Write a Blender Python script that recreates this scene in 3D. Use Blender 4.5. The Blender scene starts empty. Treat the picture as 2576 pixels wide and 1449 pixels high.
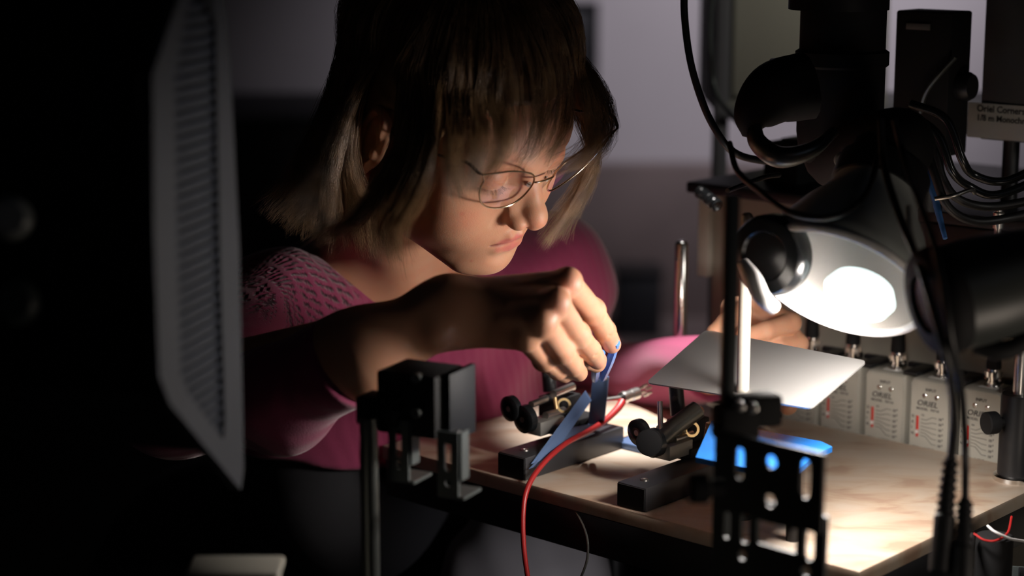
import bpy, bmesh, math, random
import numpy as np
from mathutils import Vector, Matrix, Euler
rnd = random.Random(7)
nr = np.random.RandomState(11)
SC = bpy.context.scene
COL = SC.collection

# ------------------------------------------------------------------ camera
FPX = 4821.0
PITCH = math.radians(11.4)
CAM = Vector((0, 0, 1.40))
FW = Vector((0, math.cos(PITCH), -math.sin(PITCH)))
UP = Vector((0, math.sin(PITCH), math.cos(PITCH)))
RT = Vector((1, 0, 0))
cd = bpy.data.cameras.new('camera')
cam = bpy.data.objects.new('camera', cd)
COL.objects.link(cam)
cam.location = CAM
cam.rotation_euler = (math.pi/2 - PITCH, 0, 0)
cd.sensor_width = 36.0
cd.lens = 36.0*FPX/2576
cd.clip_start = 0.05
cd.dof.use_dof = True
cd.dof.focus_distance = 1.46
cd.dof.aperture_fstop = 3.4
SC.camera = cam

# ------------------------------------------------------------------ world and lights
w = bpy.data.worlds.new('world'); SC.world = w; w.use_nodes = True
w.node_tree.nodes['Background'].inputs[0].default_value = (0.55, 0.65, 1.0, 1)
w.node_tree.nodes['Background'].inputs[1].default_value = 0.0
SC.view_settings.view_transform = 'Standard'
SC.view_settings.look = 'None'
SC.view_settings.gamma = 1.0
SC.view_settings.use_curve_mapping = False
SC.view_settings.exposure = 0.0

def light(name, kind, loc, target, power, color, size=0.1, spot=None, blend=0.5, size_y=None):
    l = bpy.data.lights.new(name, kind)
    l.energy = power; l.color = color
    if kind == 'AREA':
        l.size = size
        if size_y: l.shape = 'RECTANGLE'; l.size_y = size_y
    else:
        l.shadow_soft_size = size
    if kind == 'SPOT':
        l.spot_size = math.radians(spot); l.spot_blend = blend
    o = bpy.data.objects.new(name, l); COL.objects.link(o)
    o.location = loc
    d = Vector(target) - Vector(loc)
    o.rotation_euler = d.to_track_quat('-Z', 'Y').to_euler()
    return o

wl = light('wall_wash_light', 'SPOT', (1.2, 3.2, 2.4), (.62, 4.5, 1.30), 115, (1.0, .93, 1.0), .1, spot=58, blend=1.0)  # added unseen spot that brightens the back wall
kl = light('low_warm_fill', 'AREA', (.46, .98, .99), (-.02, 1.42, 1.19), .24, (1.0, .84, .70), .12)  # added warm fill for face and hair, no lamp stands here
ml = light('cool_fill', 'AREA', (.9, .2, 1.9), (-.25, 1.2, 1.0), .10, (.70, .78, 1.0), .5)  # added dim bluish ambient fill, there is no screen
fl = light('under_board_fill', 'SPOT', (.16, 1.20, .77), (.02, 1.64, .84), 2.2, (1.0, .96, 1.0), .05, spot=38, blend=1)  # added fill for the grey shape under the board, no fixture
rl = light('rack_fill', 'SPOT', (.95, 1.55, 2.2), (.30, 2.2, 1.1), 26, (1.0, .95, .85), .1, spot=34, blend=1)  # added fill to bring out the controller and rack, no ceiling fixture
bl = light('preamp_fill', 'SPOT', (.85, 1.0, 1.30), (.34, 1.62, 1.0), 3.3, (1.0, .95, .88), .04, spot=34, blend=1)  # added fill for the preamplifier box fronts, no lamp here

def P(px, py, d):
    """point seen at a pixel of the 2576x1449 frame, at depth d along the camera axis"""
    return CAM + d*(FW + (px-1288)/FPX*RT - (py-724.5)/FPX*UP)

def onplane(px, py, z):
    v = FW + (px-1288)/FPX*RT - (py-724.5)/FPX*UP
    return CAM + v*((z-CAM.z)/v.z)

# the board frame: s along its long front edge (towards the right), t across it (away from the camera)
ZB = 0.95
K0 = Vector((-0.110, 1.560, ZB)); BA = Vector((0.7456, -0.6664, 0)); BB = Vector((0.6664, 0.7456, 0))
BANG = math.atan2(BA.y, BA.x)
def B(s, t, z=0.0):
    return K0 + BA*s + BB*t + Vector((0, 0, z))
def Bst(px, py, z=0.0):
    q = onplane(px, py, ZB+z) - K0
    return q.dot(BA), q.dot(BB)
# desk lamp; the hot beam and the fill lights are added
LAMP_C = P(2112, 708, 1.335)          # centre of the desk lamp mouth
LAMP_N = Vector((-0.40, -0.58, -0.70)).normalized()

# ------------------------------------------------------------------ tagging
def tag(o, label=None, cat=None, group=None, kind=None):
    if label: o['label'] = label
    if cat: o['category'] = cat
    if group: o['group'] = group
    if kind: o['kind'] = kind
    return o

def empty(name, loc, label, cat, group=None, rot=(0, 0, 0)):
    o = bpy.data.objects.new(name, None); COL.objects.link(o)
    o.empty_display_size = 0.02
    o.location = loc; o.rotation_euler = rot
    return tag(o, label, cat, group)

def link(name, me, m=None, parent=None, smooth=None):
    o = bpy.data.objects.new(name, me); COL.objects.link(o)
    if m is not None and not me.materials: me.materials.append(m)
    if parent is not None:
        o.parent = parent
        # geometry is given in world space unless the parent sits at the origin
    if smooth is not None:
        me.polygons.foreach_set('use_smooth', [smooth]*len(me.polygons))
    return o

def obj(name, bm, m, parent=None, smooth=True, world=True):
    """world=True: vertices are in world space; they are brought into the parent's space"""
    if parent is not None and world:
        bpy.context.view_layer.update() if parent.parent else None
        mw = Matrix.LocRotScale(parent.location, parent.rotation_euler, None)
        if parent.parent:
            q = parent.parent
            mw = Matrix.LocRotScale(q.location, q.rotation_euler, None) @ mw
        bmesh.ops.transform(bm, matrix=mw.inverted(), verts=bm.verts)
    me = bpy.data.meshes.new(name)
    bm.to_mesh(me); bm.free()
    if smooth:
        me.polygons.foreach_set('use_smooth', [True]*len(me.polygons))
        try: me.set_sharp_from_angle(angle=math.radians(38))
        except Exception: pass
    return link(name, me, m, parent)

def arr_obj(name, V, F, m, parent=None, smooth=True):
    me = bpy.data.meshes.new(name)
    V = np.asarray(V, float)
    if parent is not None:
        V = V - np.array(parent.location)[None]
    F = np.asarray(F)
    me.vertices.add(len(V)); me.vertices.foreach_set('co', V.ravel())
    n = F.shape[1]
    me.loops.add(F.size); me.loops.foreach_set('vertex_index', F.ravel().astype(np.int32))
    me.polygons.add(len(F))
    me.polygons.foreach_set('loop_start', np.arange(0, F.size, n, dtype=np.int32))
    me.polygons.foreach_set('loop_total', np.full(len(F), n, dtype=np.int32))
    me.update(calc_edges=True); me.validate()
    if smooth: me.polygons.foreach_set('use_smooth', [True]*len(me.polygons))
    return link(name, me, m, parent)

# ------------------------------------------------------------------ shapes
def xf(bm, vs, M):
    bmesh.ops.transform(bm, matrix=M, verts=vs)

def frame(x, z=None):
    """rotation matrix whose Z is along x"""
    d = Vector(x).normalized()
    return d.to_track_quat('Z', 'Y').to_matrix().to_4x4()

def box(bm, c, size, R=None, bev=0.0, seg=2):
    r = bmesh.ops.create_cube(bm, size=1.0)
    vs = r['verts']
    bmesh.ops.scale(bm, vec=Vector(size), verts=vs)
    if bev > 0:
        es = list({e for v in vs for e in v.link_edges})
        q = bmesh.ops.bevel(bm, geom=es, offset=bev, segments=seg, profile=0.5, affect='EDGES')
        vs = list({v for f in q['faces'] for v in f.verts} | {v for v in vs if v.is_valid})
        # gather all connected
        seen = set(vs); st = list(vs)
        while st:
            v = st.pop()
            for e in v.link_edges:
                o = e.other_vert(v)
                if o not in seen: seen.add(o); st.append(o)
        vs = list(seen)
    M = Matrix.Translation(Vector(c))
    if R is not None: M = M @ R
    xf(bm, vs, M)
    return vs

def cyl(bm, a, b, r, r2=None, n=24, caps=True):
    a = Vector(a); b = Vector(b); d = b-a
    if r2 is None: r2 = r
    q = bmesh.ops.create_cone(bm, cap_ends=caps, segments=n, radius1=r, radius2=r2, depth=d.length)
    xf(bm, q['verts'], Matrix.Translation((a+b)/2) @ frame(d))
    return q['verts']

def lathe(bm, a, d, prof, n=32):
    """prof: list of (height along d, radius)"""
    d = Vector(d).normalized(); M = Matrix.Translation(Vector(a)) @ frame(d)
    rings = []
    for h, r in prof:
        if r < 1e-6:
            rings.append([bm.verts.new(M @ Vector((0, 0, h)))])
        else:
            rings.append([bm.verts.new(M @ Vector((r*math.cos(2*math.pi*i/n), r*math.sin(2*math.pi*i/n), h))) for i in range(n)])
    for A_, B_ in zip(rings, rings[1:]):
        if len(A_) == 1 and len(B_) == 1: continue
        for i in range(n):
            j = (i+1) % n
            if len(A_) == 1: bm.faces.new((A_[0], B_[i], B_[j]))
            elif len(B_) == 1: bm.faces.new((A_[i], A_[j], B_[0]))
            else: bm.faces.new((A_[i], A_[j], B_[j], B_[i]))
    bmesh.ops.recalc_face_normals(bm, faces=bm.faces)

def spline(pts, n=8):
    """Catmull-Rom through pts (numpy k x d)"""
    p = np.array([list(x) for x in pts], float)
    if len(p) == 2: return np.array([p[0]+(p[1]-p[0])*t for t in np.linspace(0, 1, n+1)])
    q = np.vstack([2*p[0]-p[1], p, 2*p[-1]-p[-2]])
    out = []
    for i in range(1, len(q)-2):
        for t in np.linspace(0, 1, n, endpoint=False):
            a = 2*q[i]; b = q[i+1]-q[i-1]; c = 2*q[i-1]-5*q[i]+4*q[i+1]-q[i+2]; d = -q[i-1]+3*q[i]-3*q[i+1]+q[i+2]
            out.append(.5*(a+b*t+c*t*t+d*t**3))
    out.append(p[-1])
    return np.array(out)

def tube(bm, pts, r, n=10, smooth_n=8, radii=None, closed=False):
    c = spline(pts, smooth_n) if smooth_n else np.array([list(x) for x in pts], float)
    c = [Vector(x) for x in c]
    if radii is not None:
        rr = spline([[x] for x in radii], smooth_n)[:, 0] if smooth_n else radii
    else: rr = [r]*len(c)
    rr = [float(q) for q in rr]
    prev = None; rings = []
    for i, x in enumerate(c):
        d = (c[min(i+1, len(c)-1)] - c[max(i-1, 0)])
        if d.length < 1e-9: d = Vector((0, 0, 1))
        d.normalize()
        if prev is None:
            u = d.orthogonal().normalized()
        else:
            u = (prev - d*prev.dot(d)).normalized()
        prev = u; v = d.cross(u)
        rings.append([bm.verts.new(x + rr[i]*(math.cos(2*math.pi*k/n)*u + math.sin(2*math.pi*k/n)*v)) for k in range(n)])
    for A_, B_ in zip(rings, rings[1:]):
        for k in range(n):
            j = (k+1) % n
            bm.faces.new((A_[k], A_[j], B_[j], B_[k]))
    bm.faces.new(rings[0][::-1]); bm.faces.new(rings[-1])

def prism(bm, outline, M, th, holes=()):
    """flat plate with holes: outline and holes are 2-D loops (xy), M places it, th its thickness along +z"""
    me2 = bmesh.new()
    loops = []
    for L in (outline,)+tuple(holes):
        vs = [me2.verts.new((x, y, 0)) for x, y in L]
        es = [me2.edges.new((vs[i], vs[(i+1) % len(vs)])) for i in range(len(vs))]
        loops += es
    bmesh.ops.triangle_fill(me2, edges=loops, use_beauty=True)
    r = bmesh.ops.extrude_face_region(me2, geom=me2.faces[:])
    bmesh.ops.translate(me2, vec=(0, 0, th), verts=[g for g in r['geom'] if isinstance(g, bmesh.types.BMVert)])
    bmesh.ops.recalc_face_normals(me2, faces=me2.faces)
    bmesh.ops.transform(me2, matrix=M, verts=me2.verts)
    t = bpy.data.meshes.new('t'); me2.to_mesh(t); me2.free()
    bm.from_mesh(t); bpy.data.meshes.remove(t)

def circ(cx, cy, r, n=20): return [(cx+r*math.cos(2*math.pi*i/n), cy+r*math.sin(2*math.pi*i/n)) for i in range(n)]
def slot(cx, cy, w_, h, n=8):
    r = w_/2; a = h/2-r
    return [(cx+r*math.cos(t), cy+a+r*math.sin(t)) for t in np.linspace(0, math.pi, n)] + \
           [(cx+r*math.cos(t), cy-a+r*math.sin(t)) for t in np.linspace(math.pi, 2*math.pi, n)]
def rect(x0, y0, x1, y1): return [(x0, y0), (x1, y0), (x1, y1), (x0, y1)]
def rrect(x0, y0, x1, y1, r, n=5):
    o = []
    for cx, cy, a in ((x1-r, y1-r, 0), (x0+r, y1-r, 90), (x0+r, y0+r, 180), (x1-r, y0+r, 270)):
        for t in np.linspace(a, a+90, n): o.append((cx+r*math.cos(math.radians(t)), cy+r*math.sin(math.radians(t))))
    return o

# ------------------------------------------------------------------ materials
def mat(name, col, rough=0.5, metal=0.0, spec=0.5, noise=0.0, nscale=40, bump=0.0, bscale=200, col2=None, emit=None, es=0, sss=0, sssr=None, coat=0, aniso=None):
    m = bpy.data.materials.new(name); m.use_nodes = True
    nt = m.node_tree; b = nt.nodes['Principled BSDF']
    b.inputs['Base Color'].default_value = (*col, 1)
    b.inputs['Roughness'].default_value = rough
    b.inputs['Metallic'].default_value = metal
    b.inputs['Specular IOR Level'].default_value = spec
    b.inputs['Coat Weight'].default_value = coat
    tc = nt.nodes.new('ShaderNodeTexCoord')
    if noise or col2:
        n = nt.nodes.new('ShaderNodeTexNoise'); n.inputs['Scale'].default_value = nscale; n.inputs['Detail'].default_value = 5
        nt.links.new(tc.outputs['Object'], n.inputs['Vector'])
        r = nt.nodes.new('ShaderNodeValToRGB')
        c2 = col2 if col2 else tuple(c*(1-noise) for c in col)
        r.color_ramp.elements[0].position = .35; r.color_ramp.elements[1].position = .65
        r.color_ramp.elements[0].color = (*c2, 1); r.color_ramp.elements[1].color = (*col, 1)
        nt.links.new(n.outputs['Fac'], r.inputs['Fac']); nt.links.new(r.outputs['Color'], b.inputs['Base Color'])
    if bump:
        n = nt.nodes.new('ShaderNodeTexNoise'); n.inputs['Scale'].default_value = bscale; n.inputs['Detail'].default_value = 3
        nt.links.new(tc.outputs['Object'], n.inputs['Vector'])
        bp = nt.nodes.new('ShaderNodeBump'); bp.inputs['Strength'].default_value = bump; bp.inputs['Distance'].default_value = 0.001
        nt.links.new(n.outputs['Fac'], bp.inputs['Height']); nt.links.new(bp.outputs['Normal'], b.inputs['Normal'])
    if emit:
        b.inputs['Emission Color'].default_value = (*emit, 1); b.inputs['Emission Strength'].default_value = es
    if sss:
        b.inputs['Subsurface Weight'].default_value = sss; b.inputs['Subsurface Radius'].default_value = sssr or (1, .3, .15)
        b.inputs['Subsurface Scale'].default_value = 0.006
    return m

# ------------------------------------------------------------------ signed distance modelling (numpy)
def smin(a, b, k):
    h = np.clip(.5+.5*(b-a)/k, 0, 1)
    return b*(1-h)+a*h-k*h*(1-h)
def smax(a, b, k): return -smin(-a, -b, k)
def V3(*a): return np.array(a, np.float32)
def ell(p, c, r, R=None):
    q = p-V3(*c)
    if R is not None: q = q@R.astype(np.float32)
    r = V3(*r)
    k0 = np.sqrt(((q/r)**2).sum(1)); k1 = np.sqrt(((q/(r*r))**2).sum(1))+1e-6
    return k0*(k0-1)/k1
def sph(p, c, r): return np.sqrt(((p-V3(*c))**2).sum(1))-r
def cap(p, a, b, ra, rb):
    a = V3(*a); b = V3(*b); ba = b-a; pa = p-a
    h = np.clip((pa@ba)/(ba@ba+1e-9), 0, 1)
    return np.sqrt(((pa-h[:, None]*ba)**2).sum(1)) - (ra+(rb-ra)*h)
def chain(p, pts, rs, k):
    d = None
    for i in range(len(pts)-1):
        c = cap(p, pts[i], pts[i+1], rs[i], rs[i+1])
        d = c if d is None else smin(d, c, k)
    return d
def rx(a): c, s = math.cos(a), math.sin(a); return np.array([[1, 0, 0], [0, c, -s], [0, s, c]])
def ry(a): c, s = math.cos(a), math.sin(a); return np.array([[c, 0, s], [0, 1, 0], [-s, 0, c]])
def rz(a): c, s = math.cos(a), math.sin(a); return np.array([[c, -s, 0], [s, c, 0], [0, 0, 1]])

def mesh_sdf(f, lo, hi, h, coarse=4, newton=2):
    """surface nets over a sparse-evaluated grid; returns V (n,3), quads (m,4)"""
    lo = np.array(lo, np.float32); hi = np.array(hi, np.float32)
    H = h*coarse
    nc = np.ceil((hi-lo)/H).astype(int)+1
    ax = [lo[i]+H*(np.arange(nc[i])+.5) for i in range(3)]
    G = np.stack(np.meshgrid(*ax, indexing='ij'), -1).reshape(-1, 3).astype(np.float32)
    D = f(G).reshape(nc)
    near = np.abs(D) < H*1.6
    full = np.repeat(np.repeat(np.repeat(D, coarse, 0), coarse, 1), coarse, 2).astype(np.float32)
    nf = np.repeat(np.repeat(np.repeat(near, coarse, 0), coarse, 1), coarse, 2)
    idx = np.argwhere(nf)
    pts = (lo + h*(idx+.5)).astype(np.float32)
    out = np.empty(len(pts), np.float32)
    for s in range(0, len(pts), 400000):
        out[s:s+400000] = f(pts[s:s+400000])
    full[nf] = out
    S = full < 0
    n = np.array(full.shape)
    # cells with a sign change
    cs = [S[dx:n[0]-1+dx, dy:n[1]-1+dy, dz:n[2]-1+dz] for dx in (0, 1) for dy in (0, 1) for dz in (0, 1)]
    anyin = np.logical_or.reduce(cs); allin = np.logical_and.reduce(cs)
    act = anyin & ~allin
    ids = np.full(act.shape, -1, np.int32); cells = np.argwhere(act); ids[act] = np.arange(len(cells))
    acc = np.zeros((len(cells), 3), np.float32); cnt = np.zeros(len(cells), np.float32)
    corners = [(a, b, c) for a in (0, 1) for b in (0, 1) for c in (0, 1)]
    val = {c: full[cells[:, 0]+c[0], cells[:, 1]+c[1], cells[:, 2]+c[2]] for c in corners}
    for a in corners:
        for ax_ in range(3):
            if a[ax_] == 0:
                b = list(a); b[ax_] = 1; b = tuple(b)
                va, vb = val[a], val[b]
                m = (va < 0) != (vb < 0)
                t = np.where(m, va/(va-vb+1e-12), 0)
                pt = np.tile(np.array(a, np.float32), (len(cells), 1)); pt[:, ax_] = t
                acc[m] += pt[m]; cnt[m] += 1
    V = lo + h*(cells+.5+acc/cnt[:, None])
    F = []
    for ax_ in range(3):
        u, v = (ax_+1) % 3, (ax_+2) % 3
        sl0 = [slice(None)]*3; sl1 = [slice(None)]*3
        sl0[ax_] = slice(0, n[ax_]-1); sl1[ax_] = slice(1, n[ax_])
        ch = S[tuple(sl0)] != S[tuple(sl1)]
        e = np.argwhere(ch)
        e = e[(e[:, u] > 0) & (e[:, v] > 0) & (e[:, u] < n[u]-1) & (e[:, v] < n[v]-1)]
        ins = S[e[:, 0], e[:, 1], e[:, 2]]
        def g(du, dv):
            c = e.copy(); c[:, u] -= du; c[:, v] -= dv
            return ids[c[:, 0], c[:, 1], c[:, 2]]
        q = np.stack([g(1, 1), g(0, 1), g(0, 0), g(1, 0)], 1)
        q[~ins] = q[~ins][:, ::-1]
        F.append(q)
    F = np.vstack(F); F = F[(F >= 0).all(1)]
    V = V.astype(np.float32)
    e = h*.5
    for _ in range(newton):
        d = f(V); g = np.stack([(f(V+e*np.eye(3, dtype=np.float32)[i])-f(V-e*np.eye(3, dtype=np.float32)[i]))/(2*e) for i in range(3)], 1)
        st = -(d/np.maximum((g**2).sum(1), .2))[:, None]*g
        L = np.sqrt((st**2).sum(1))[:, None]; st *= np.minimum(1, .6*h/(L+1e-9))
        V = V+st
    return V, F
# ------------------------------------------------------------------ the person's head (modelled in cm in the head's own frame)
def headrot(yaw, pitch, roll):
    Fh = np.array([math.sin(yaw), -math.cos(yaw), 0]); z = np.array([0, 0, 1.])
    F = math.cos(pitch)*Fh-math.sin(pitch)*z; U = math.sin(pitch)*Fh+math.cos(pitch)*z
    X = np.cross(F, U)
    X2 = math.cos(roll)*X+math.sin(roll)*U; U2 = -math.sin(roll)*X+math.cos(roll)*U
    return np.array([X2, F, U2])
HR = headrot(math.radians(50), math.radians(30.5), math.radians(-9.5))
HO = np.array([-.0475, 1.4700, 1.2262]); HS = 0.0099
def H2W(p): return (np.asarray(p, float)*HS)@HR+HO
def W2H(p): return ((np.asarray(p, float)-HO)@HR.T)/HS

def head_sdf(p):
    m = p.copy(); m[:, 0] = np.sqrt(p[:, 0]**2+0.02)   # mirrored
    d = ell(p, (0, -.8, 4.6), (7.1, 9.0, 7.9))
    d = smin(d, ell(p, (0, 4.2, 3.6), (5.9, 4.8, 4.6)), 2.0)             # forehead
    d = smin(d, ell(p, (0, 2.6, -1.0), (5.6, 6.0, 6.6)), 2.5)            # mid face
    d = smin(d, cap(m, (4.5, -.2, -4.4), (1.7, 6.2, -7.0), 1.9, 1.5), 2.4)   # jaw line
    d = smin(d, ell(p, (0, 7.3, -6.9), (1.9, 1.6, 1.4)), 1.4)          # chin
    d = smin(d, ell(p, (0, 5.6, -4.1), (3.3, 3.4, 3.0)), 1.6)            # mouth barrel
    d = smin(d, ell(m, (4.1, 5.2, -.7), (2.0, 1.9, 1.9)), 1.8)           # cheek
    d = smin(d, ell(m, (3.2, 5.5, -2.6), (2.3, 2.2, 2.6)), 1.8)
    d = smin(d, ell(m, (4.3, 2.6, -3.0), (1.9, 2.9, 3.0)), 1.8)          # soft cheek
    d = smin(d, cap(m, (.9, 7.9, 3.7), (4.3, 6.3, 4.0), .95, .8), 1.2)   # brow
    d = smax(d, -ell(m, (3.2, 9.3, 2.25), (1.9, 1.55, 1.15)), .9)       # eye socket
    ey = sph(m, (3.15, 6.85, 2.15), 1.42)
    lid = smax(sph(m, (3.15, 6.87, 2.2), 1.54), -(m[:, 2]-1.50+.10*(m[:, 1]-8.2)-.05*(m[:, 0]-3.1)**2*-1), .08)  # upper lid, looking down
    low = smax(sph(m, (3.15, 6.87, 2.1), 1.51), (m[:, 2]-1.18), .08)
    d = smin(d, ey, .12)
    d = smin(d, lid, .22); d = smin(d, low, .3)
    # nose
    n = cap(p, (0, 7.75, 3.1), (0, 9.85, -.1), .72, .80)
    n = smin(n, cap(m, (.6, 7.5, 2.0), (.95, 8.5, -.7), .70, .95), 1.0)
    n = smin(n, sph(p, (0, 10.35, -.75), .88), .7)
    n = smin(n, ell(m, (1.15, 9.35, -1.35), (.66, 1.05, .68)), .4)
    n = smin(n, cap(p, (0, 8.9, -2.0), (0, 10.3, -1.4), .45, .45), .4)
    n = smax(n, -ell(m, (.60, 9.65, -2.1), (.30, .62, .42)), .18)
    d = smin(d, n, .65)
    d = smax(d, -cap(m, (1.95, 8.7, -.6), (2.3, 8.7, -2.2), .12, .12), .5)
    # lips
    ul = chain(m, [(0, 8.92, -3.55), (.55, 8.9, -3.42), (1.4, 8.35, -3.8), (2.3, 7.45, -4.42)], [.40, .40, .34, .10], .2)
    ll = chain(m, [(0, 8.62, -4.72), (1.1, 8.4, -4.75), (2.2, 7.45, -4.52)], [.52, .46, .10], .25)
    d = smin(d, ul, .3); d = smin(d, ll, .35)
    d = smax(d, -chain(m, [(0, 9.35, -4.12), (1.2, 8.95, -4.14), (2.4, 7.95, -4.5)], [.05, .05, .05], .05), .22)
    d = smax(d, -cap(m, (0, 9.6, -2.5), (0, 9.45, -3.2), .12, .18), .35)   # philtrum
    d = smax(d, -ell(p, (0, 9.25, -5.75), (1.6, .5, .35)), .6)
    # ears
    R = rz(math.radians(-22))@rx(math.radians(-14))
    q = (m-V3(7.05, -1.0, .7))@R.astype(np.float32)
    e = ell(q, (0, 0, 0), (.55, 1.75, 3.1))
    rim = np.sqrt((np.sqrt((q[:, 1]/1.0)**2+(q[:, 2]/1.8)**2)-1.55)**2*1.2+(q[:, 0]-.45)**2)-.30
    e = smin(e, smax(rim, q[:, 1]-1.2, .3), .25)
    e = smax(e, -ell(q, (.75, .25, -.35), (.75, .75, 1.15)), .25)
    e = smax(e, -ell(q, (.75, -.15, 1.3), (.42, .8, 1.0)), .25)
    e = smin(e, ell(q, (.25, .35, -2.75), (.35, .75, .75)), .4)
    e = smin(e, ell(q, (.45, 1.15, -.45), (.3, .35, .5)), .3)
    d = smin(d, e, .5)
    return d
SK_COL = {}
def sm(x, a, b):
    t = np.clip((x-a)/(b-a), 0, 1); return t*t*(3-2*t)
def face_color(V):
    """pigment: lips, blush, brow hair; also painted lip-crease shade, in head coordinates"""
    c = np.tile(np.array([.56, .295, .185]), (len(V), 1))
    m = V.copy().astype(np.float32); m[:, 0] = np.abs(m[:, 0])
    ul = chain(m, [(0, 9.05, -3.72), (.55, 9.0, -3.68), (1.4, 8.4, -3.95), (2.3, 7.5, -4.42)], [.40, .38, .30, .05], .1)
    ll = chain(m, [(0, 8.75, -4.62), (1.1, 8.5, -4.65), (2.2, 7.5, -4.5)], [.48, .42, .05], .1)
    lip = 1-sm(np.minimum(ul, ll), -.02, .16)
    def mix(w, col): 
        nonlocal c
        c = c*(1-w[:, None])+np.array(col)*w[:, None]
    bl = 1-sm(np.sqrt((((m-V3(4.4, 6.8, -1.6))/V3(2.0, 2.6, 1.8))**2).sum(1)), .2, 1)
    mix(bl*.40, (.60, .24, .155))
    nz = 1-sm(np.sqrt((((m-V3(.6, 11, -1.3))/V3(1.6, 1.6, 1.4))**2).sum(1)), .3, 1)
    mix(nz*.45, (.62, .23, .14))
    es = 1-sm(np.sqrt((((m-V3(3.2, 8.1, 2.6))/V3(1.9, 1.2, 1.3))**2).sum(1)), .4, 1)
    mix(es*.45, (.52, .20, .12))
    mix(lip, (.50, .15, .125))
    seam = chain(m, [(0, 9.35, -4.12), (1.2, 8.95, -4.14), (2.4, 7.95, -4.5)], [.02, .02, .02], .05)  # shade in the crease between the lips, painted into the colour
    mix((1-sm(seam, .0, .22))*(np.abs(m[:, 0]) < 2.7)*.8, (.16, .03, .025))
    br = chain(m, [(1.2, 8.7, 3.75), (2.8, 8.2, 4.25), (4.6, 6.6, 3.95)], [.28, .24, .08], .2)
    mix((1-sm(br, -.12, .25))*.75, (.10, .055, .03))
    for (q, r_) in (((4.9, 7.2, -1.0), .17), ((5.3, 6.4, -1.7), .13), ((2.6, 7.9, -6.2), .10)):
        w_ = (1-sm(np.sqrt(((V-np.array(q))**2).sum(1)), r_*.5, r_*2.4))*.7
        mix(w_, (.50, .14, .10))
    return c
def add_colors(me, cols):
    at = me.color_attributes.new('pigment', 'FLOAT_COLOR', 'POINT')
    a = np.ones((len(me.vertices), 4), np.float32); a[:, :3] = cols
    at.data.foreach_set('color', a.ravel())
def skin_mat():
    m = mat('skin', (.5, .3, .2), rough=.46, spec=.35, sss=.35, sssr=(1, .35, .18), bump=.12, bscale=900)
    nt = m.node_tree; b = nt.nodes['Principled BSDF']
    a = nt.nodes.new('ShaderNodeVertexColor'); a.layer_name = 'pigment'
    n = nt.nodes.new('ShaderNodeTexNoise'); n.inputs['Scale'].default_value = 70; n.inputs['Detail'].default_value = 3
    tc = nt.nodes.new('ShaderNodeTexCoord'); nt.links.new(tc.outputs['Object'], n.inputs['Vector'])
    mx = nt.nodes.new('ShaderNodeMix'); mx.data_type = 'RGBA'; mx.blend_type = 'MULTIPLY'; mx.inputs[0].default_value = .35
    rp = nt.nodes.new('ShaderNodeValToRGB'); rp.color_ramp.elements[0].color = (1, .78, .72, 1); rp.color_ramp.elements[1].color = (1, 1, 1, 1)
    rp.color_ramp.elements[0].position = .3; rp.color_ramp.elements[1].position = .6
    nt.links.new(n.outputs['Fac'], rp.inputs['Fac'])
    nt.links.new(a.outputs['Color'], mx.inputs[6]); nt.links.new(rp.outputs['Color'], mx.inputs[7])
    nt.links.new(mx.outputs[2], b.inputs['Base Color'])
    b.inputs['Subsurface Scale'].default_value = 0.004
    return m
M_SKIN = skin_mat()
# ------------------------------------------------------------------ limbs, neck and clothes (metres, world)
def W(*a): return np.array(P(*a))
NECK0 = H2W([(0, -3.2, -3.0)])[0]
NB = np.array([-.120, 1.690, 1.060])           # base of the neck
SHR = W(690, 820, 1.60); SHL = W(1385, 700, 1.80)
ELR = W(450, 1000, 1.45); ELL = W(1470, 955, 1.88)
WRR = W(1125, 785, 1.335)
WRL = W(1850, 922, 1.655)
PEL = np.array([-.30, 1.93, .66])
CH = np.array([-.085, 1.745, .93])

def hand_r(p):
    mcp = [W(1428, 712, 1.332), W(1398, 762, 1.314), W(1362, 812, 1.310), W(1322, 852, 1.317)]
    wr = [W(1150, 752, 1.345), W(1150, 776, 1.338), W(1150, 800, 1.340), W(1155, 818, 1.348)]
    fing = [[mcp[0], W(1490, 782, 1.374), W(1522, 832, 1.408), W(1539, 866, 1.435)],
            [mcp[1], W(1452, 842, 1.354), W(1484, 880, 1.395), W(1503, 906, 1.428)],
            [mcp[2], W(1412, 884, 1.348), W(1442, 922, 1.388), W(1456, 938, 1.412)],
            [mcp[3], W(1368, 905, 1.352), W(1402, 932, 1.385), W(1420, 944, 1.405)]]
    R = [.0093, .0093, .0087, .0078]
    d = None
    for i in range(4):
        c = cap(p, wr[i], mcp[i], .0136, R[i]*1.02)
        d = c if d is None else smin(d, c, .014)
    d = smin(d, cap(p, W(1200, 790, 1.362), W(1330, 810, 1.350), .012, .011), .016)   # palm
    for i in range(4):
        f = fing[i]; r = R[i]
        g = chain(p, f, [r*1.02, r*.92, r*.84, r*.76], .003)
        g = smin(g, sph(p, f[1], r*.99), .004)
        if i < 2: g = smax(g, -cap(p, f[2]+(-FW_N)*r*.95, f[2]+(-FW_N)*r*.95+np.array([.004, 0, -.004]), .0006, .0006), .0015)
        d = smin(d, g, .0035)
        d = smin(d, sph(p, mcp[i]+np.array([0, -.0022, .0022]), r*.88), .006)           # knuckle
        d = smin(d, cap(p, wr[i]*.45+mcp[i]*.55+np.array([0, -.0095, .003]), mcp[i]+np.array([0, -.006, .003]), .0016, .0022), .006)  # tendon
    th = chain(p, [W(1185, 800, 1.360), W(1320, 830, 1.385), W(1425, 880, 1.425), W(1500, 912, 1.455)], [.0122, .0108, .0094, .0078], .004)
    d = smin(d, th, .008)
    return d
FW_N = np.array(FW)
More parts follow.
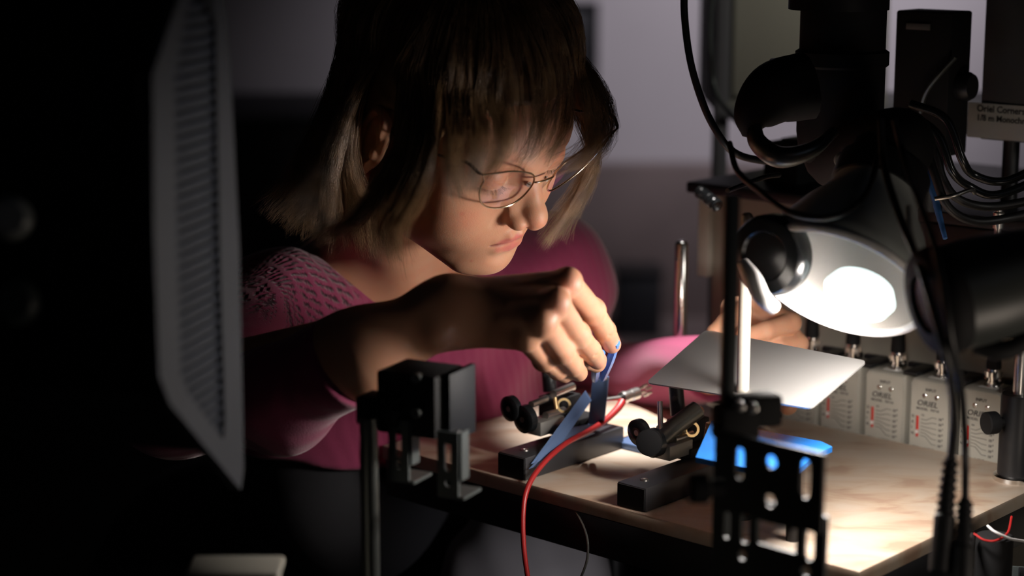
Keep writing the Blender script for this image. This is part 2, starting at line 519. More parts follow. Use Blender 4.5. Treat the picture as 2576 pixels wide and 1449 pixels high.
def arm_r(p):
    a = cap(p, WRR, W(905, 892, 1.335), .0208, .0285)
    b = cap(p, W(905, 892, 1.335), ELR, .0295, .033)
    wrist = ell(p, W(1120, 778, 1.335), (.024, .017, .0213))
    d = smin(smin(a, b, .02), wrist, .014)
    d = smin(d, sph(p, W(1100, 842, 1.318), .0075), .013)     # ulna bump
    return smin(d, hand_r(p), .014)

def hand_l(p):
    mcp = [W(1842, 775, 1.610), W(1893, 766, 1.600), W(1940, 778, 1.602), W(1965, 800, 1.612)]
    wr = [W(1842, 868, 1.655), W(1856, 872, 1.65), W(1872, 876, 1.65), W(1886, 882, 1.655)]
    fing = [[mcp[0], W(1868, 782, 1.565), W(1825, 812, 1.553), W(1797, 836, 1.548)],
            [mcp[1], W(1990, 812, 1.572), W(1925, 832, 1.553), W(1868, 848, 1.545)],
            [mcp[2], W(2008, 865, 1.580), W(1955, 870, 1.562), W(1908, 872, 1.555)],
            [mcp[3], W(1995, 905, 1.600), W(1950, 915, 1.585), W(1920, 915, 1.580)]]
    R = [.0085, .0088, .0086, .0072]
    d = None
    for i in range(4):
        c = cap(p, wr[i], mcp[i], .0135, R[i]*1.05)
        d = c if d is None else smin(d, c, .012)
        d = smin(d, chain(p, fing[i], [R[i], R[i]*.95, R[i]*.86, R[i]*.78], .0025), .003)
    th = chain(p, [W(1880, 890, 1.65), W(1915, 940, 1.632), W(1950, 985, 1.595), W(1982, 1020, 1.565)], [.013, .0115, .0095, .0080], .004)
    return smin(d, th, .008)
def arm_l(p):
    d = cap(p, WRL, ELL, .0215, .031)
    return smin(d, hand_l(p), .012)

def neck(p):
    d = cap(p, NECK0, NB, .049, .054)
    m1 = H2W([(5.0, -3.2, -3.5)])[0]
    d = smin(d, cap(p, m1, NB+np.array([.035, -.055, -.012]), .012, .010), .02)
    c = smin(cap(p, NB+np.array([0, .0, -.03]), (SHR*.8+NB*.2), .050, .040), cap(p, NB+np.array([0, 0, -.03]), SHL, .050, .038), .05)
    c = smin(c, cap(p, NB+np.array([0, 0, -.03]), CH, .07, .095), .06)
    return smin(d, c, .05)

KR = rz(0)
def sweater_sdf(p):
    c = smin(cap(p, NB+np.array([0, .0, -.025]), SHR, .058, .058), cap(p, NB+np.array([0, 0, -.02]), SHL, .060, .056), .05)
    c = smin(c, cap(p, NB+np.array([0, 0, -.03]), CH, .078, .105), .06)
    c = smin(c, cap(p, CH, PEL, .108, .135), .06)
    c = smin(c, cap(p, W(800, 960, 1.73), W(880, 1240, 1.72), .085, .09), .06)
    c = smin(c, cap(p, W(1080, 950, 1.86), PEL, .09, .12), .05)
    c = smin(c, cap(p, SHR, ELR, .056, .046), .03)
    c = smin(c, cap(p, SHL, ELL, .050, .040), .03)
    c = smax(c, -(p[:, 2]-.926), .006)
    c = smin(c, cap(p, SHR, ELR, .056, .046), .012)
    # forearm sleeves
    A1 = W(872, 905, 1.337); A2 = W(700, 1000, 1.375); ax = (A1-A2)/np.linalg.norm(A1-A2)
    s1 = chain(p, [ELR, A2, A1+ax*.03], [.041, .0365, .0342], .02)
    s1 = smax(s1, (p-A1.astype(np.float32))@ax.astype(np.float32), .004)
    B1 = W(1785, 930, 1.685); bx = (B1-ELL)/np.linalg.norm(B1-ELL)
    s2 = smax(cap(p, ELL, B1+bx*.02, .037, .0275), (p-B1.astype(np.float32))@bx.astype(np.float32), .003)
    c = smin(c, s1, .012); c = smin(c, s2, .02)
    # folds
    q = p@np.array([.35, .2, -.9], np.float32)
    c = c + .0022*np.sin(q*95+np.sin(p[:, 0]*31)*1.6)*sm(np.abs(c), .03, 0)
    # neck hole
    h = cap(p, NECK0+np.array([.012, -.006, 0]), NB+np.array([.050, -.040, .012]), .058, .044)
    h = smin(h, cap(p, NB+np.array([.052, -.050, .02]), NB+np.array([.085, -.072, -.015]), .042, .026), .02)
    c = smax(c, -h, .006)
    return c
def build_body():
    Vh, Fh = mesh_sdf(head_sdf, (-9, -11, -10.2), (9, 13, 14), .11)
    ch = face_color(Vh)
    parts = [(H2W(Vh), Fh, ch)]
    def arm(f, lo, hi, h):
        V, F = mesh_sdf(f, lo, hi, h)
        return V
    base = np.array([.56, .295, .185])
    for f, pts, h in ((arm_r, [ELR, WRR, W(905, 892, 1.335), W(1540, 900, 1.47), W(1400, 650, 1.28)], .0016),
                      (arm_l, [ELL, WRL, W(2040, 1040, 1.54), W(1780, 740, 1.62)], .0016),
                      (neck, [NECK0, NB, SHR, SHL, CH], .003)):
        A = np.array(pts); m_ = .06 if f is not neck else .12
        if f is arm_l: m_ = .045
        V, F = mesh_sdf(f, A.min(0)-m_, A.max(0)+m_, h)
        c = np.tile(base, (len(V), 1))
        if f is arm_r:
            for q in (W(1428, 712, 1.322), W(1398, 762, 1.304), W(1539, 866, 1.43), W(1503, 906, 1.42), W(1490, 782, 1.38)):
                w_ = (1-sm(np.sqrt(((V-q)**2).sum(1)), .002, .016))*.45
                c = c*(1-w_[:, None])+np.array([.62, .25, .18])*w_[:, None]
        parts.append((V, F, c))
    n = 0; VV = []; FF = []; CC = []
    for V, F, c in parts:
        VV.append(V); FF.append(F+n); CC.append(c); n += len(V)
    return np.vstack(VV), np.vstack(FF), np.vstack(CC)
# ------------------------------------------------------------------ hair
def hairline(y):
    return np.interp(y, [-12, -6, -3.5, -2.5, 0, 1.6, 2.6, 3.6, 5.0, 7.0, 10], [-6.5, -6.5, -4.5, 2.0, 4.2, 2.0, .2, 2.2, 6.2, 8.2, 8.6])
def haircap_sdf(p):
    d = ell(p, (0, -.8, 4.6), (7.6, 9.5, 8.5))
    d = smin(d, ell(p, (0, 4.2, 3.6), (6.15, 5.05, 5.0)), 2.0)
    d = smin(d, ell(p, (0, -3.6, -1.0), (6.0, 5.2, 6.0)), 2.0)
    d = smax(d, -(p[:, 2]-hairline(p[:, 1]).astype(np.float32))*.6, .3)
    return d
GH = HR@np.array([0, 0, -1.0])      # gravity in the head frame
def strands(guides, nch, rad, seg=12, spread=(.55, .28), wave=.12, tipr=.25):
    """guides: list of (k,3) control points in head cm. returns V (world), F"""
    VV = []; FF = []; base = 0
    T = np.linspace(0, 1, seg+1)
    for g, sp in guides:
        c = spline(g, 6); L = np.r_[0, np.cumsum(np.linalg.norm(np.diff(c, axis=0), axis=1))]; L /= L[-1]
        c = np.stack([np.interp(T, L, c[:, i]) for i in range(3)], 1)
        tan = np.gradient(c, axis=0); tan /= np.linalg.norm(tan, axis=1)[:, None]
        u = np.cross(tan, [0.3, .5, 1.]); u /= np.linalg.norm(u, axis=1)[:, None]+1e-9; v = np.cross(tan, u)
        a = nr.rand(nch)*6.283; q = np.sqrt(nr.rand(nch))
        env = spread[0]+(spread[1]-spread[0])*T
        ph = nr.rand(nch, 2)*6.283; fr = 1.2+nr.rand(nch)*1.6; am = wave*(.4+nr.rand(nch))
        ln = .82+.25*nr.rand(nch)
        for k in range(nch):
            t = np.clip(T*ln[k], 0, 1)
            ck = np.stack([np.interp(t, T, c[:, i]) for i in range(3)], 1) if ln[k] < 1 else c+(T**3)[:, None]*tan[-1]*(ln[k]-1)*3
            ang = a[k]+T*1.0
            off = (sp*env*q[k])[:, None]*(np.cos(ang)[:, None]*u+np.sin(ang)[:, None]*v)
            off += (am[k]*T)[:, None]*(np.sin(6.283*fr[k]*T+ph[k, 0])[:, None]*u+np.sin(6.283*fr[k]*T*.8+ph[k, 1])[:, None]*v)
            x = ck+off
            r_ = rad*(.7+.6*nr.rand())*(1-(1-tipr)*T**2)
            ring = np.stack([x+r_[:, None]*(math.cos(2.094*j)*u+math.sin(2.094*j)*v) for j in range(3)], 1)
            VV.append(ring.reshape(-1, 3))
            i0 = base+np.arange(seg)[:, None]*3+np.arange(3)[None]
            i1 = base+np.arange(seg)[:, None]*3+(np.arange(3)[None]+1) % 3
            FF.append(np.stack([i0, i1, i1+3, i0+3], -1).reshape(-1, 4))
            base += (seg+1)*3
    return np.vstack(VV), np.vstack(FF)
EC = np.array([0, -.8, 4.6]); ER = np.array([7.5, 9.6, 8.5])
CRN = rx(math.radians(14))           # crown axis tilted backwards
def surf(phi, al, lift):
    """phi: 0 front, +90 her right; al: angle from the crown"""
    ph = math.radians(phi); a = math.radians(al)
    d = CRN@np.array([math.sin(a)*math.sin(ph), math.sin(a)*math.cos(ph), math.cos(a)])
    r = ER+lift
    if d[1] > 0: r = r+np.array([0, .4*d[1], 0])
    return EC+d*r
def hair_guides():
    G = []
    def add(phi, a0, a1, lift, wp, sp=1.0, dphi=0.0, jit=14):
        """wp: way points after leaving the scalp as (image x, image y, depth) of the photograph's view"""
        n = 5; pts = []
        for i in range(n):
            t = i/(n-1)
            pts.append(surf(phi+dphi*t*t, a0+(a1-a0)*t, .25+lift*math.sin(math.pi*min(1, .15+.75*t))))
        jx, jy, jd = rnd.gauss(0, jit), rnd.gauss(0, jit), rnd.gauss(0, .006)
        for k, (x, y, d) in enumerate(wp):
            f = (k+1)/len(wp)
            pts.append(W2H(W(x+jx*f+rnd.gauss(0, 5), y+jy*f+rnd.gauss(0, 5), d+jd*f)))
        G.append((np.array(pts), sp))
    u = rnd.uniform
    def lerp(A_, B_, t): return [tuple(a+(b-a)*t for a, b in zip(p_, q_)) for p_, q_ in zip(A_, B_)]
    for i in range(250):                       # crown, layered
        phi = u(-180, 180); a0 = u(0, 40); a1 = u(62, 88)
        if abs(phi) < 62: a1 = u(46, 62)
        elif abs(phi) < 100: a1 = min(a1, 70)
        add(phi, a0, a1, u(.3, 1.6), [], 1.25)
    for i in range(88):                        # fringe over her right temple and brow
        t = u(0, 1); phi = 58-30*t
        add(phi, u(8, 35), u(72, 80), u(.6, 1.5), lerp([(1115, 350, 1.350), (1120, 430, 1.350), (1140, 500, 1.356)], [(1290, 330, 1.360), (1275, 385, 1.368), (1225, 432, 1.375)], t), .55, u(-3, 6), 11)
    for i in range(24):                        # thin fringe in the middle
        t = u(0, 1); phi = 26-48*t
        add(phi, u(12, 35), u(72, 78), u(.5, 1.0), lerp([(1305, 330, 1.364), (1290, 385, 1.368), (1265, 430-u(0, 50), 1.372)], [(1440, 320, 1.40), (1415, 370, 1.40), (1385, 425-u(0, 60), 1.402)], t), .26, u(-5, 5), 9)
    for i in range(62):                        # fringe swept out over her left brow
        t = u(0, 1); phi = -24-40*t
        add(phi, u(8, 35), u(62, 72), u(1.0, 2.2), lerp([(1470, 240, 1.40), (1492, 320, 1.40), (1462, 392, 1.405), (1400, 425, 1.405)], [(1515, 215, 1.43), (1545, 300, 1.43), (1530, 365, 1.43), (1478, 412, 1.43)], t), .62, u(-4, 4), 9)
    for i in range(56):                        # far side, past her left cheek
        t = u(0, 1); phi = -62-34*t
        add(phi, u(10, 40), u(66, 78), u(.8, 1.8), lerp([(1500, 300, 1.47), (1485, 410, 1.49), (1440, 500, 1.50), (1400, 560, 1.50), (1365, 612, 1.50)], [(1470, 320, 1.50), (1495, 420, 1.51), (1465, 500, 1.52), (1440, 540, 1.52), (1420, 585, 1.52)], t), .75, u(-4, 8), 12)
    for i in range(66):                        # locks over her right cheek
        t = u(0, 1); phi = 56+20*t
        e = u(0, 1)
        A_ = [(1105, 300, 1.352), (1092, 400, 1.350), (1060, 500, 1.358), (1012, 590, 1.380), (1000+30*e, 600+95*e, 1.392)]
        B_ = [(1030, 300, 1.366), (1010, 400, 1.366), (965, 490, 1.370), (930, 560, 1.385), (925+40*e, 600+60*e, 1.40)]
        add(phi, u(8, 45), u(66, 76), u(.5, 1.5), lerp(A_, B_, t), .60, u(2, 10), 13)
    for i in range(40):                        # strands that sweep back below the ear
        t = u(0, 1); phi = 70+12*t
        add(phi, u(12, 45), u(62, 70), u(.6, 1.4), lerp([(1040, 290, 1.364), (1010, 400, 1.366), (960, 480, 1.372), (900, 545, 1.385), (850, 600, 1.40)], [(1005, 280, 1.368), (988, 390, 1.37), (940, 490, 1.376), (890, 560, 1.39), (800, 590, 1.41)], t), .55, u(0, 5), 13)
    for i in range(60):                        # under and behind the ear, inner layer
        t = u(0, 1); phi = 100+30*t
        add(phi, u(10, 45), u(72, 80), u(.5, 1.0), lerp([(888, 300, 1.415), (885, 420, 1.43), (930, 520, 1.44), (955, 640, 1.44)], [(870, 260, 1.44), (850, 380, 1.45), (860, 500, 1.45), (890, 610, 1.44)], t), .9, u(0, 6), 12)
    for i in range(110):                       # behind the ear and round the back, flicked outwards
        t = u(0, 1); phi = 96+70*t
        A_ = [(878, 270, 1.40), (852, 380, 1.405), (835, 480, 1.41), (850, 560, 1.41), (815-40*u(-1, 1), 612, 1.41)]
        B_ = [(835, 210, 1.47), (795, 320, 1.47), (745, 420, 1.465), (705, 480, 1.46), (668, 520, 1.455)]
        add(phi, u(8, 45), u(70, 82), u(.8, 2.0), lerp(A_, B_, min(1, max(0, t+u(-.15, .15)))), .85, u(-4, 6), 16)
    for i in range(60):
        t = u(0, 1); phi = 165+60*t
        add(phi, u(8, 45), u(76, 86), u(.8, 1.8), lerp([(840, 260, 1.50), (790, 380, 1.50), (745, 480, 1.50), (735, 570, 1.49)], [(930, 250, 1.53), (900, 400, 1.53), (860, 500, 1.53), (850, 600, 1.52)], t), .9, 0, 16)
    return G
# ------------------------------------------------------------------ materials
BLK = mat('black_anodised', (.012, .012, .014), .42, spec=.5, noise=.3, nscale=60)
BLKM = mat('black_matte', (.010, .010, .011), .75, spec=.3)
BLKG = mat('black_gloss', (.010, .011, .012), .22, spec=.6)
RUB = mat('cable_rubber', (.012, .012, .013), .45)
CHR = mat('chrome', (.80, .78, .75), .14, metal=1)
STL = mat('satin_steel', (.62, .60, .57), .32, metal=1)
DSTL = mat('dark_steel', (.16, .17, .16), .34, metal=.8)
GAL = mat('grey_aluminium', (.085, .10, .10), .5, metal=.3, noise=.2)
BRS = mat('brass', (.72, .52, .26), .3, metal=1)
BEI = mat('beige_enamel', (.44, .42, .36), .45, bump=.05, bscale=1500)
BEID = mat('beige_cabinet', (.36, .335, .28), .55, noise=.08, nscale=12)
WHT = mat('white_enamel', (.80, .78, .75), .38)
GRYE = mat('grey_green_enamel', (.40, .43, .41), .38)
REDW = mat('red_insulation', (.34, .015, .015), .42)
WHW = mat('white_insulation', (.7, .7, .7), .45)
BLU = mat('blue_acrylic', (.018, .14, .46), .25, spec=.5, noise=.15, nscale=30)
BLUT = mat('blue_enamel', (.10, .32, .90), .35)
BGR = mat('blue_grey_metal', (.10, .16, .30), .42, metal=.3)
INK = mat('black_print', (.015, .015, .018), .5)
REDS = mat('red_switch', (.62, .03, .02), .4)
WALLM = mat('wall_paint', (.52, .49, .52), .9, noise=.06, nscale=3)
DARKW = mat('dark_laminate', (.022, .023, .028), .6)
WOODR = mat('reddish_laminate', (.20, .155, .15), .65, noise=.2, nscale=5)
FLR = mat('floor_vinyl', (.06, .06, .065), .6, noise=.2, nscale=8)
TROU = mat('charcoal_cotton', (.020, .020, .024), .9, bump=.3, bscale=900)

# ------------------------------------------------------------------ room
def plane_box(name, lo, hi, m, label=None):
    bm = bmesh.new(); lo = Vector(lo); hi = Vector(hi)
    box(bm, (lo+hi)/2, hi-lo)
    o = obj(name, bm, m, smooth=False); o['kind'] = 'structure'
    return o
plane_box('floor', (-3, -1.6, -.1), (3, 4.6, 0), FLR)
plane_box('ceiling', (-3, -1.6, 2.8), (3, 4.6, 2.9), DARKW)
plane_box('wall_back', (-3, 4.5, 0), (3, 4.6, 2.8), WALLM)
plane_box('wall_left', (-3.1, -1.6, 0), (-3, 4.6, 2.8), WALLM)
plane_box('wall_right', (3, -1.6, 0), (3.1, 4.6, 2.8), WALLM)
plane_box('wall_front', (-3, -1.7, 0), (3, -1.6, 2.8), WALLM)

def thing_box(name, label, cat, lo, hi, m, parts=None, group=None, bev=.004):
    """a box-bodied thing standing in room axes; parts: (name, lo, hi, material)"""
    lo = Vector(lo); hi = Vector(hi)
    r = empty(name, ((lo.x+hi.x)/2, (lo.y+hi.y)/2, lo.z), label, cat, group)
    bm = bmesh.new(); box(bm, (lo+hi)/2, hi-lo, bev=bev); obj('body', bm, m, r)
    for n_, a, b, mm in parts or ():
        bm = bmesh.new(); a = Vector(a); b = Vector(b); box(bm, (a+b)/2, b-a, bev=min(bev, .002)); obj(n_, bm, mm, r)
    return r
# things along the far wall
pb = P(1440, 120, 4.44)
r = empty('picture_frame', (pb.x, 4.5, pb.z-.11), 'dark rectangular frame hung on the far grey wall', 'frame')
bm = bmesh.new(); box(bm, (pb.x, 4.485, pb.z), (.115, .03, .20), bev=.003); obj('backboard', bm, DARKW, r)
bm = bmesh.new()
prism(bm, rect(-.06, -.105, .06, .105), Matrix.Translation((pb.x, 4.47, pb.z)) @ Matrix.Rotation(math.pi/2, 4, 'X'), .012, [rect(-.05, -.095, .05, .095)])
obj('frame', bm, BLK, r, smooth=False)
thing_box('low_cabinet', 'dark low cabinet standing against the far wall behind the chrome rod', 'cabinet', (.10, 4.02, 0), (.98, 4.49, .42), DARKW,
          [('door', (.11, 4.005, .05), (.53, 4.02, .40), mat('slate_laminate', (.05, .06, .075), .5)), ('door', (.55, 4.005, .05), (.97, 4.02, .40), DARKW), ('top', (.08, 4.0, .42), (1.0, 4.49, .44), WOODR)])
thing_box('wall_fade_board', 'brownish board added before the far wall for its dimmer lower part', 'board', (-.10, 4.42, .44), (1.02, 4.48, .80), WOODR)  # added board, its brown tone stands for the wall dimming downwards
thing_box('storage_bin', 'small black bin on the ledge of the low cabinet', 'bin', (.235, 4.20, .44), (.335, 4.32, .58), DARKW, [('lid', (.23, 4.195, .58), (.34, 4.325, .59), BLK)])
thing_box('tall_cupboard', 'dark tall cupboard in the gloom at the far left', 'cupboard', (-1.7, 3.6, 0), (-.35, 4.1, 1.0), DARKW,
          [('door', (-1.69, 3.58, .05), (-1.04, 3.6, .98), DARKW), ('door', (-1.02, 3.58, .05), (-.37, 3.6, .98), mat('charcoal_laminate', (.03, .028, .03), .5))])

# ------------------------------------------------------------------ tables and board
r = thing_box('optical_table', 'black optical table under the shelf board', 'table', (-.62, .35, .66), (1.6, 1.42, .72), BLKM)
for x in (-.5, 1.45):
    for y in (.5, 1.3):
        bm = bmesh.new(); box(bm, (x, y, .33), (.09, .09, .66), bev=.005); obj('leg', bm, BLKM, r)

def wood_mat():
    m = mat('stained_board', (.62, .52, .42), .5, bump=.06, bscale=60)
    nt = m.node_tree; b = nt.nodes['Principled BSDF']; tc = nt.nodes.new('ShaderNodeTexCoord')
    mp = nt.nodes.new('ShaderNodeMapping'); mp.inputs['Rotation'].default_value = (0, 0, -BANG); mp.inputs['Scale'].default_value = (11, 24, 20)
    nt.links.new(tc.outputs['Object'], mp.inputs['Vector'])
    n = nt.nodes.new('ShaderNodeTexNoise'); n.inputs['Scale'].default_value = 1.6; n.inputs['Detail'].default_value = 4; n.inputs['Distortion'].default_value = .6
    nt.links.new(mp.outputs[0], n.inputs['Vector'])
    rp = nt.nodes.new('ShaderNodeValToRGB'); e = rp.color_ramp.elements
    e[0].position = .36; e[0].color = (.38, .26, .185, 1); e[1].position = .47; e[1].color = (.45, .35, .26, 1)
    k = e.new(.60); k.color = (.48, .40, .32, 1)
    nt.links.new(n.outputs['Fac'], rp.inputs['Fac']); nt.links.new(rp.outputs[0], b.inputs['Base Color'])
    return m
RB = Matrix.Rotation(BANG, 4, 'Z')      # board axes
BL, BW = .467, .300
r = empty('shelf_board', B(BL/2, BW/2, -.20), 'pale stained shelf board in a black frame, carrying the probes', 'board')
bm = bmesh.new(); box(bm, B(BL/2, BW/2, -.006), (BL, BW, .012), RB, bev=.0015); obj('board_top', bm, wood_mat(), r)
for s_, t_, L_, W_ in ((BL/2, .006, BL, .012), (BL/2, BW-.006, BL, .012)):
    bm = bmesh.new(); box(bm, B(s_, t_+.002 if t_ < .1 else t_-.002, -.028), (L_-.004, W_, .032), RB, bev=.001); obj('rail', bm, BLK, r)
for s_ in (.008, BL-.008):
    bm = bmesh.new(); box(bm, B(s_, BW/2, -.028), (.012, BW-.03, .032), RB, bev=.001); obj('rail', bm, BLK, r)
for s_, t_ in ((.03, .28), (BL-.02, .02), (BL-.02, .16), (.27, .27)):
    bm = bmesh.new(); cyl(bm, B(s_, t_, -.23), B(s_, t_, -.044), .009); obj('leg', bm, BLK, r)

# ------------------------------------------------------------------ beige cabinet with the black shelf, behind the row of small boxes
TC = .352; ZC = 1.138-ZB
def s_at(px, t, z=0.0):
    """board coordinate s on the line t (at height z) that is seen at image column px"""
    lo, hi = -.3, 1.2
    for _ in range(50):
        m_ = (lo+hi)/2; v = B(m_, t, z)-CAM; x = 1288+FPX*v.dot(RT)/v.dot(FW)
        if x < px: lo = m_
        else: hi = m_
    return lo
sc0 = s_at(1782, TC)
r = empty('instrument_cabinet', B(sc0+.35, TC+.12, -.23), 'beige steel cabinet standing behind the row of preamplifier boxes', 'cabinet')
bm = bmesh.new(); box(bm, B(sc0+.35, TC+.12, (ZC-.23)/2), (.70, .24, ZC+.23), RB, bev=.003); obj('body', bm, BEID, r)
bm = bmesh.new(); box(bm, B(sc0+.355, TC+.11, ZC+.005), (.72, .29, .010), RB, bev=.002); obj('top_shelf', bm, BLK, r)
bm = bmesh.new(); box(bm, B(sc0+.30+.35-.2, TC-.014, ZC-.02), (.5, .018, .035), RB, bev=.002); obj('shelf_lip', bm, BLK, r)
bm = bmesh.new(); box(bm, B(sc0-.004, TC-.003, ZC-.045), (.012, .010, .075), RB, bev=.001); obj('corner_strip', bm, BEI, r)

# ------------------------------------------------------------------ lettering
def text_bm(s, size, M, shear=0.0, bold=0.0, ext=.00012, align='LEFT', sx=1.0):
    c = bpy.data.curves.new('t', 'FONT'); c.body = s; c.size = size; c.shear = shear; c.offset = bold; c.extrude = ext; c.align_x = align
    c.resolution_u = 3
    o = bpy.data.objects.new('t', c); COL.objects.link(o)
    bpy.context.view_layer.update()
    me = bpy.data.meshes.new_from_object(o.evaluated_get(bpy.context.evaluated_depsgraph_get()))
    me.transform(M @ Matrix.Diagonal((sx, 1, 1, 1)))
    bpy.data.objects.remove(o); bpy.data.curves.remove(c)
    return me
def add_text(bm, *a, **k):
    me = text_bm(*a, **k); bm.from_mesh(me); bpy.data.meshes.remove(me)

# ------------------------------------------------------------------ preamplifier boxes (local: x right, y into the box, z up; front at y=0)
PW, PH, PD = .0385, .0665, .034
def make_preamp(loc, label):
    r = empty('preamplifier_box', loc, label, 'amplifier', 'small beige preamplifier boxes in a row behind the board', rot=(0, 0, BANG))
    def mk(n, bm, m, par=r, sm_=True): return obj(n, bm, m, par, smooth=sm_, world=False)
    bm = bmesh.new(); box(bm, (0, PD/2+.0006, PH/2), (PW, PD, PH), bev=.0028, seg=3); mk('case', bm, BEI)
    Mf = Matrix.Rotation(math.pi/2, 4, 'X')
    bm = bmesh.new(); prism(bm, rrect(-PW/2+.0012, .001, PW/2-.0012, PH-.0012, .004), Mf, .0012, [rrect(-.0128, .0158, -.0098, .0345, .0006)])
    bmesh.ops.translate(bm, vec=(0, .0004, 0), verts=bm.verts); mk('front_plate', bm, BEI, sm_=False)
    def F(x, z, y=-.0009): return Matrix.Translation((x, y, z)) @ Mf
    bm = bmesh.new()
    add_text(bm, 'INPUT', .0036, F(0.0005, .0570), align='CENTER', bold=.00006)
    add_text(bm, 'ORIEL', .0066, F(-.0125, .0440), shear=.22, bold=.00010, sx=1.12)
    add_text(bm, 'MODEL  70710', .0030, F(-.0126, .0402), bold=.00004, sx=1.12)
    for i, ch in enumerate('GAIN'):
        add_text(bm, ch, .0034, F(-.0168, .0326-.0050*i), bold=.00006)
    add_text(bm, 'V/A', .0018, F(-.0075, .0352), bold=.00004)
    yl = [.0322, .0290, .0260, .0232, .0205, .0178]; yr = [.0348, .0302, .0254, .0208, .0162, .0116]
    for i in range(6):
        for (xa, za), (xb, zb) in (((-.0078, yl[i]), (-.0030, yl[i]-.0004)), ((-.0030, yl[i]-.0004), (.0028, yr[i]+.0002)), ((.0028, yr[i]+.0002), (.0072, yr[i]))):
            cyl(bm, (xa, -.00095, za), (xb, -.00095, zb), .00022, n=6)
        add_text(bm, '10', .0031, F(.0086, yr[i]-.0012), bold=.00008)
        add_text(bm, '987654'[i], .0020, F(.0124, yr[i]+.0002), bold=.00008)
    add_text(bm, 'ZERO', .0024, F(-.0150, .0062), bold=.00005); add_text(bm, 'OUTPUT', .0024, F(-.004, .0062), bold=.00005)
    mk('lettering', bm, INK, sm_=False)
    bm = bmesh.new(); box(bm, (-.0113, .0004, .02515), (.0026, .0006, .0182)); sw = mk('switch_slot', bm, REDS, sm_=False)
    bm = bmesh.new(); box(bm, (-.0113, -.0009, .0205), (.0018, .0022, .0030), bev=.0003)
    k_ = obj('slider', bm, WHT, sw, world=False)
    for x in (-.0052, .0062):
        bm = bmesh.new(); lathe(bm, (x, -.0006, .0527), (0, -1, 0), [(0, .0023), (.0007, .0021), (.0012, .0013), (.00135, 0)], 16)
        box(bm, (x, -.0019, .0527), (.0026, .0004, .0004)); mk('screw', bm, CHR)
    for x, z in ((-.0155, PH-.0050), (.0150, PH-.0050)):
        bm = bmesh.new(); lathe(bm, (x, -.0003, z), (0, -1, 0), [(0, .0030), (.0005, .0030), (.0005, .0022), (.0001, .0020), (.0001, 0)], 18)
        box(bm, (x, -.0007, z), (.0024, .0004, .0004)); box(bm, (x, -.0007, z), (.0004, .0004, .0024)); mk('corner_screw', bm, BEI)
    bm = bmesh.new(); box(bm, (0, .012, PH+.0003), (.016, .006, .0004)); mk('top_label', bm, WHT)
    y0 = .019
    bm = bmesh.new(); lathe(bm, (0, y0, PH), (0, 0, 1), [(0, 0), (0, .0082), (.0012, .0082), (.0014, .0062), (.0045, .0062), (.0047, .0056), (.008, .0056), (.008, .0068), (.0082, .0072), (.0128, .0072), (.0132, .0060), (.0150, .0058), (.0152, 0)], 28)
    cyl(bm, (-.0075, y0, PH+.0058), (.0075, y0, PH+.0058), .0011, n=10)
    cn = mk('connector', bm, CHR)
    bm = bmesh.new()
    for i in range(28):
        a = 2*math.pi*i/28; box(bm, (.0072*math.cos(a), y0+.0072*math.sin(a), PH+.0105), (.0006, .0006, .0042), Matrix.Rotation(a, 4, 'Z'))
    obj('knurl', bm, CHR, cn, world=False)
    bm = bmesh.new(); lathe(bm, (0, y0, PH+.0150), (0, 0, 1), [(0, 0), (0, .0060), (.002, .0062), (.022, .0052), (.0225, .0038), (.034, .0030), (.0345, 0)], 20); mk('plug_boot', bm, BLKM)
    return r
def copy_tree(o, parent=None):
    c = o.copy(); COL.objects.link(c)
    if parent is not None: c.parent = parent
    for ch in o.children: copy_tree(ch, c)
    return c
TP = .313; ZP = -.012
cols = [(2462, 'beige preamplifier box nearest the camera, sharp and partly behind the black post holder'),
        (2336, 'beige preamplifier box second from the black post holder, crossed by a black cable'),
        (2222, 'beige preamplifier box fully in the open in the middle of the row'),
        (2110, 'beige preamplifier box half hidden by the bright corner of the held sheet'),
        (2008, 'beige preamplifier box behind the thumb and held sheet, farthest to be seen'),
        (2590, 'beige preamplifier box cut by the picture edge behind the black post holder')]
pre0 = None; preamps = []
for px, lab in cols:
    s_ = s_at(px, TP, .0)
    loc = B(s_, TP, ZP)
    if pre0 is None: pre0 = make_preamp(loc, lab); o = pre0
    else:
        o = copy_tree(pre0); o.location = loc; o['label'] = lab
    preamps.append((o, s_))
# ledge the boxes stand on
s0, s1 = preamps[4][1]-.04, preamps[5][1]+.05
bm = bmesh.new(); box(bm, B((s0+s1)/2, TP+PD/2+.001, ZP-.0045), (s1-s0, PD+.004, .009), RB, bev=.001)
o = obj('box_ledge', bm, BLKM); tag(o, 'narrow black ledge on which the preamplifier boxes stand', 'ledge')
# black clips between the boxes
order = sorted(preamps, key=lambda q: q[1])
for k, ((a, sa), (b, sb)) in enumerate(zip(order, order[1:])):
    m_ = (sa+sb)/2
    bm = bmesh.new()
    box(bm, B(m_, TP+.020, ZP+PH+.0022), (.013, .036, .0036), RB, bev=.0008)
    box(bm, B(m_, TP+.036, ZP+PH+.0000), (.040, .006, .008), RB, bev=.0008)
    o = obj('clip_bar', bm, BLK); tag(o, ['black clip bar over the gap left of the half-hidden preamplifier box', 'black clip bar left of the open preamplifier box in mid row', 'black clip bar right of the open preamplifier box in mid row', 'black clip bar left of the sharp nearest preamplifier box', 'black clip bar right of the sharp nearest preamplifier box'][k], 'clip', 'black clip bars between the preamplifier boxes')
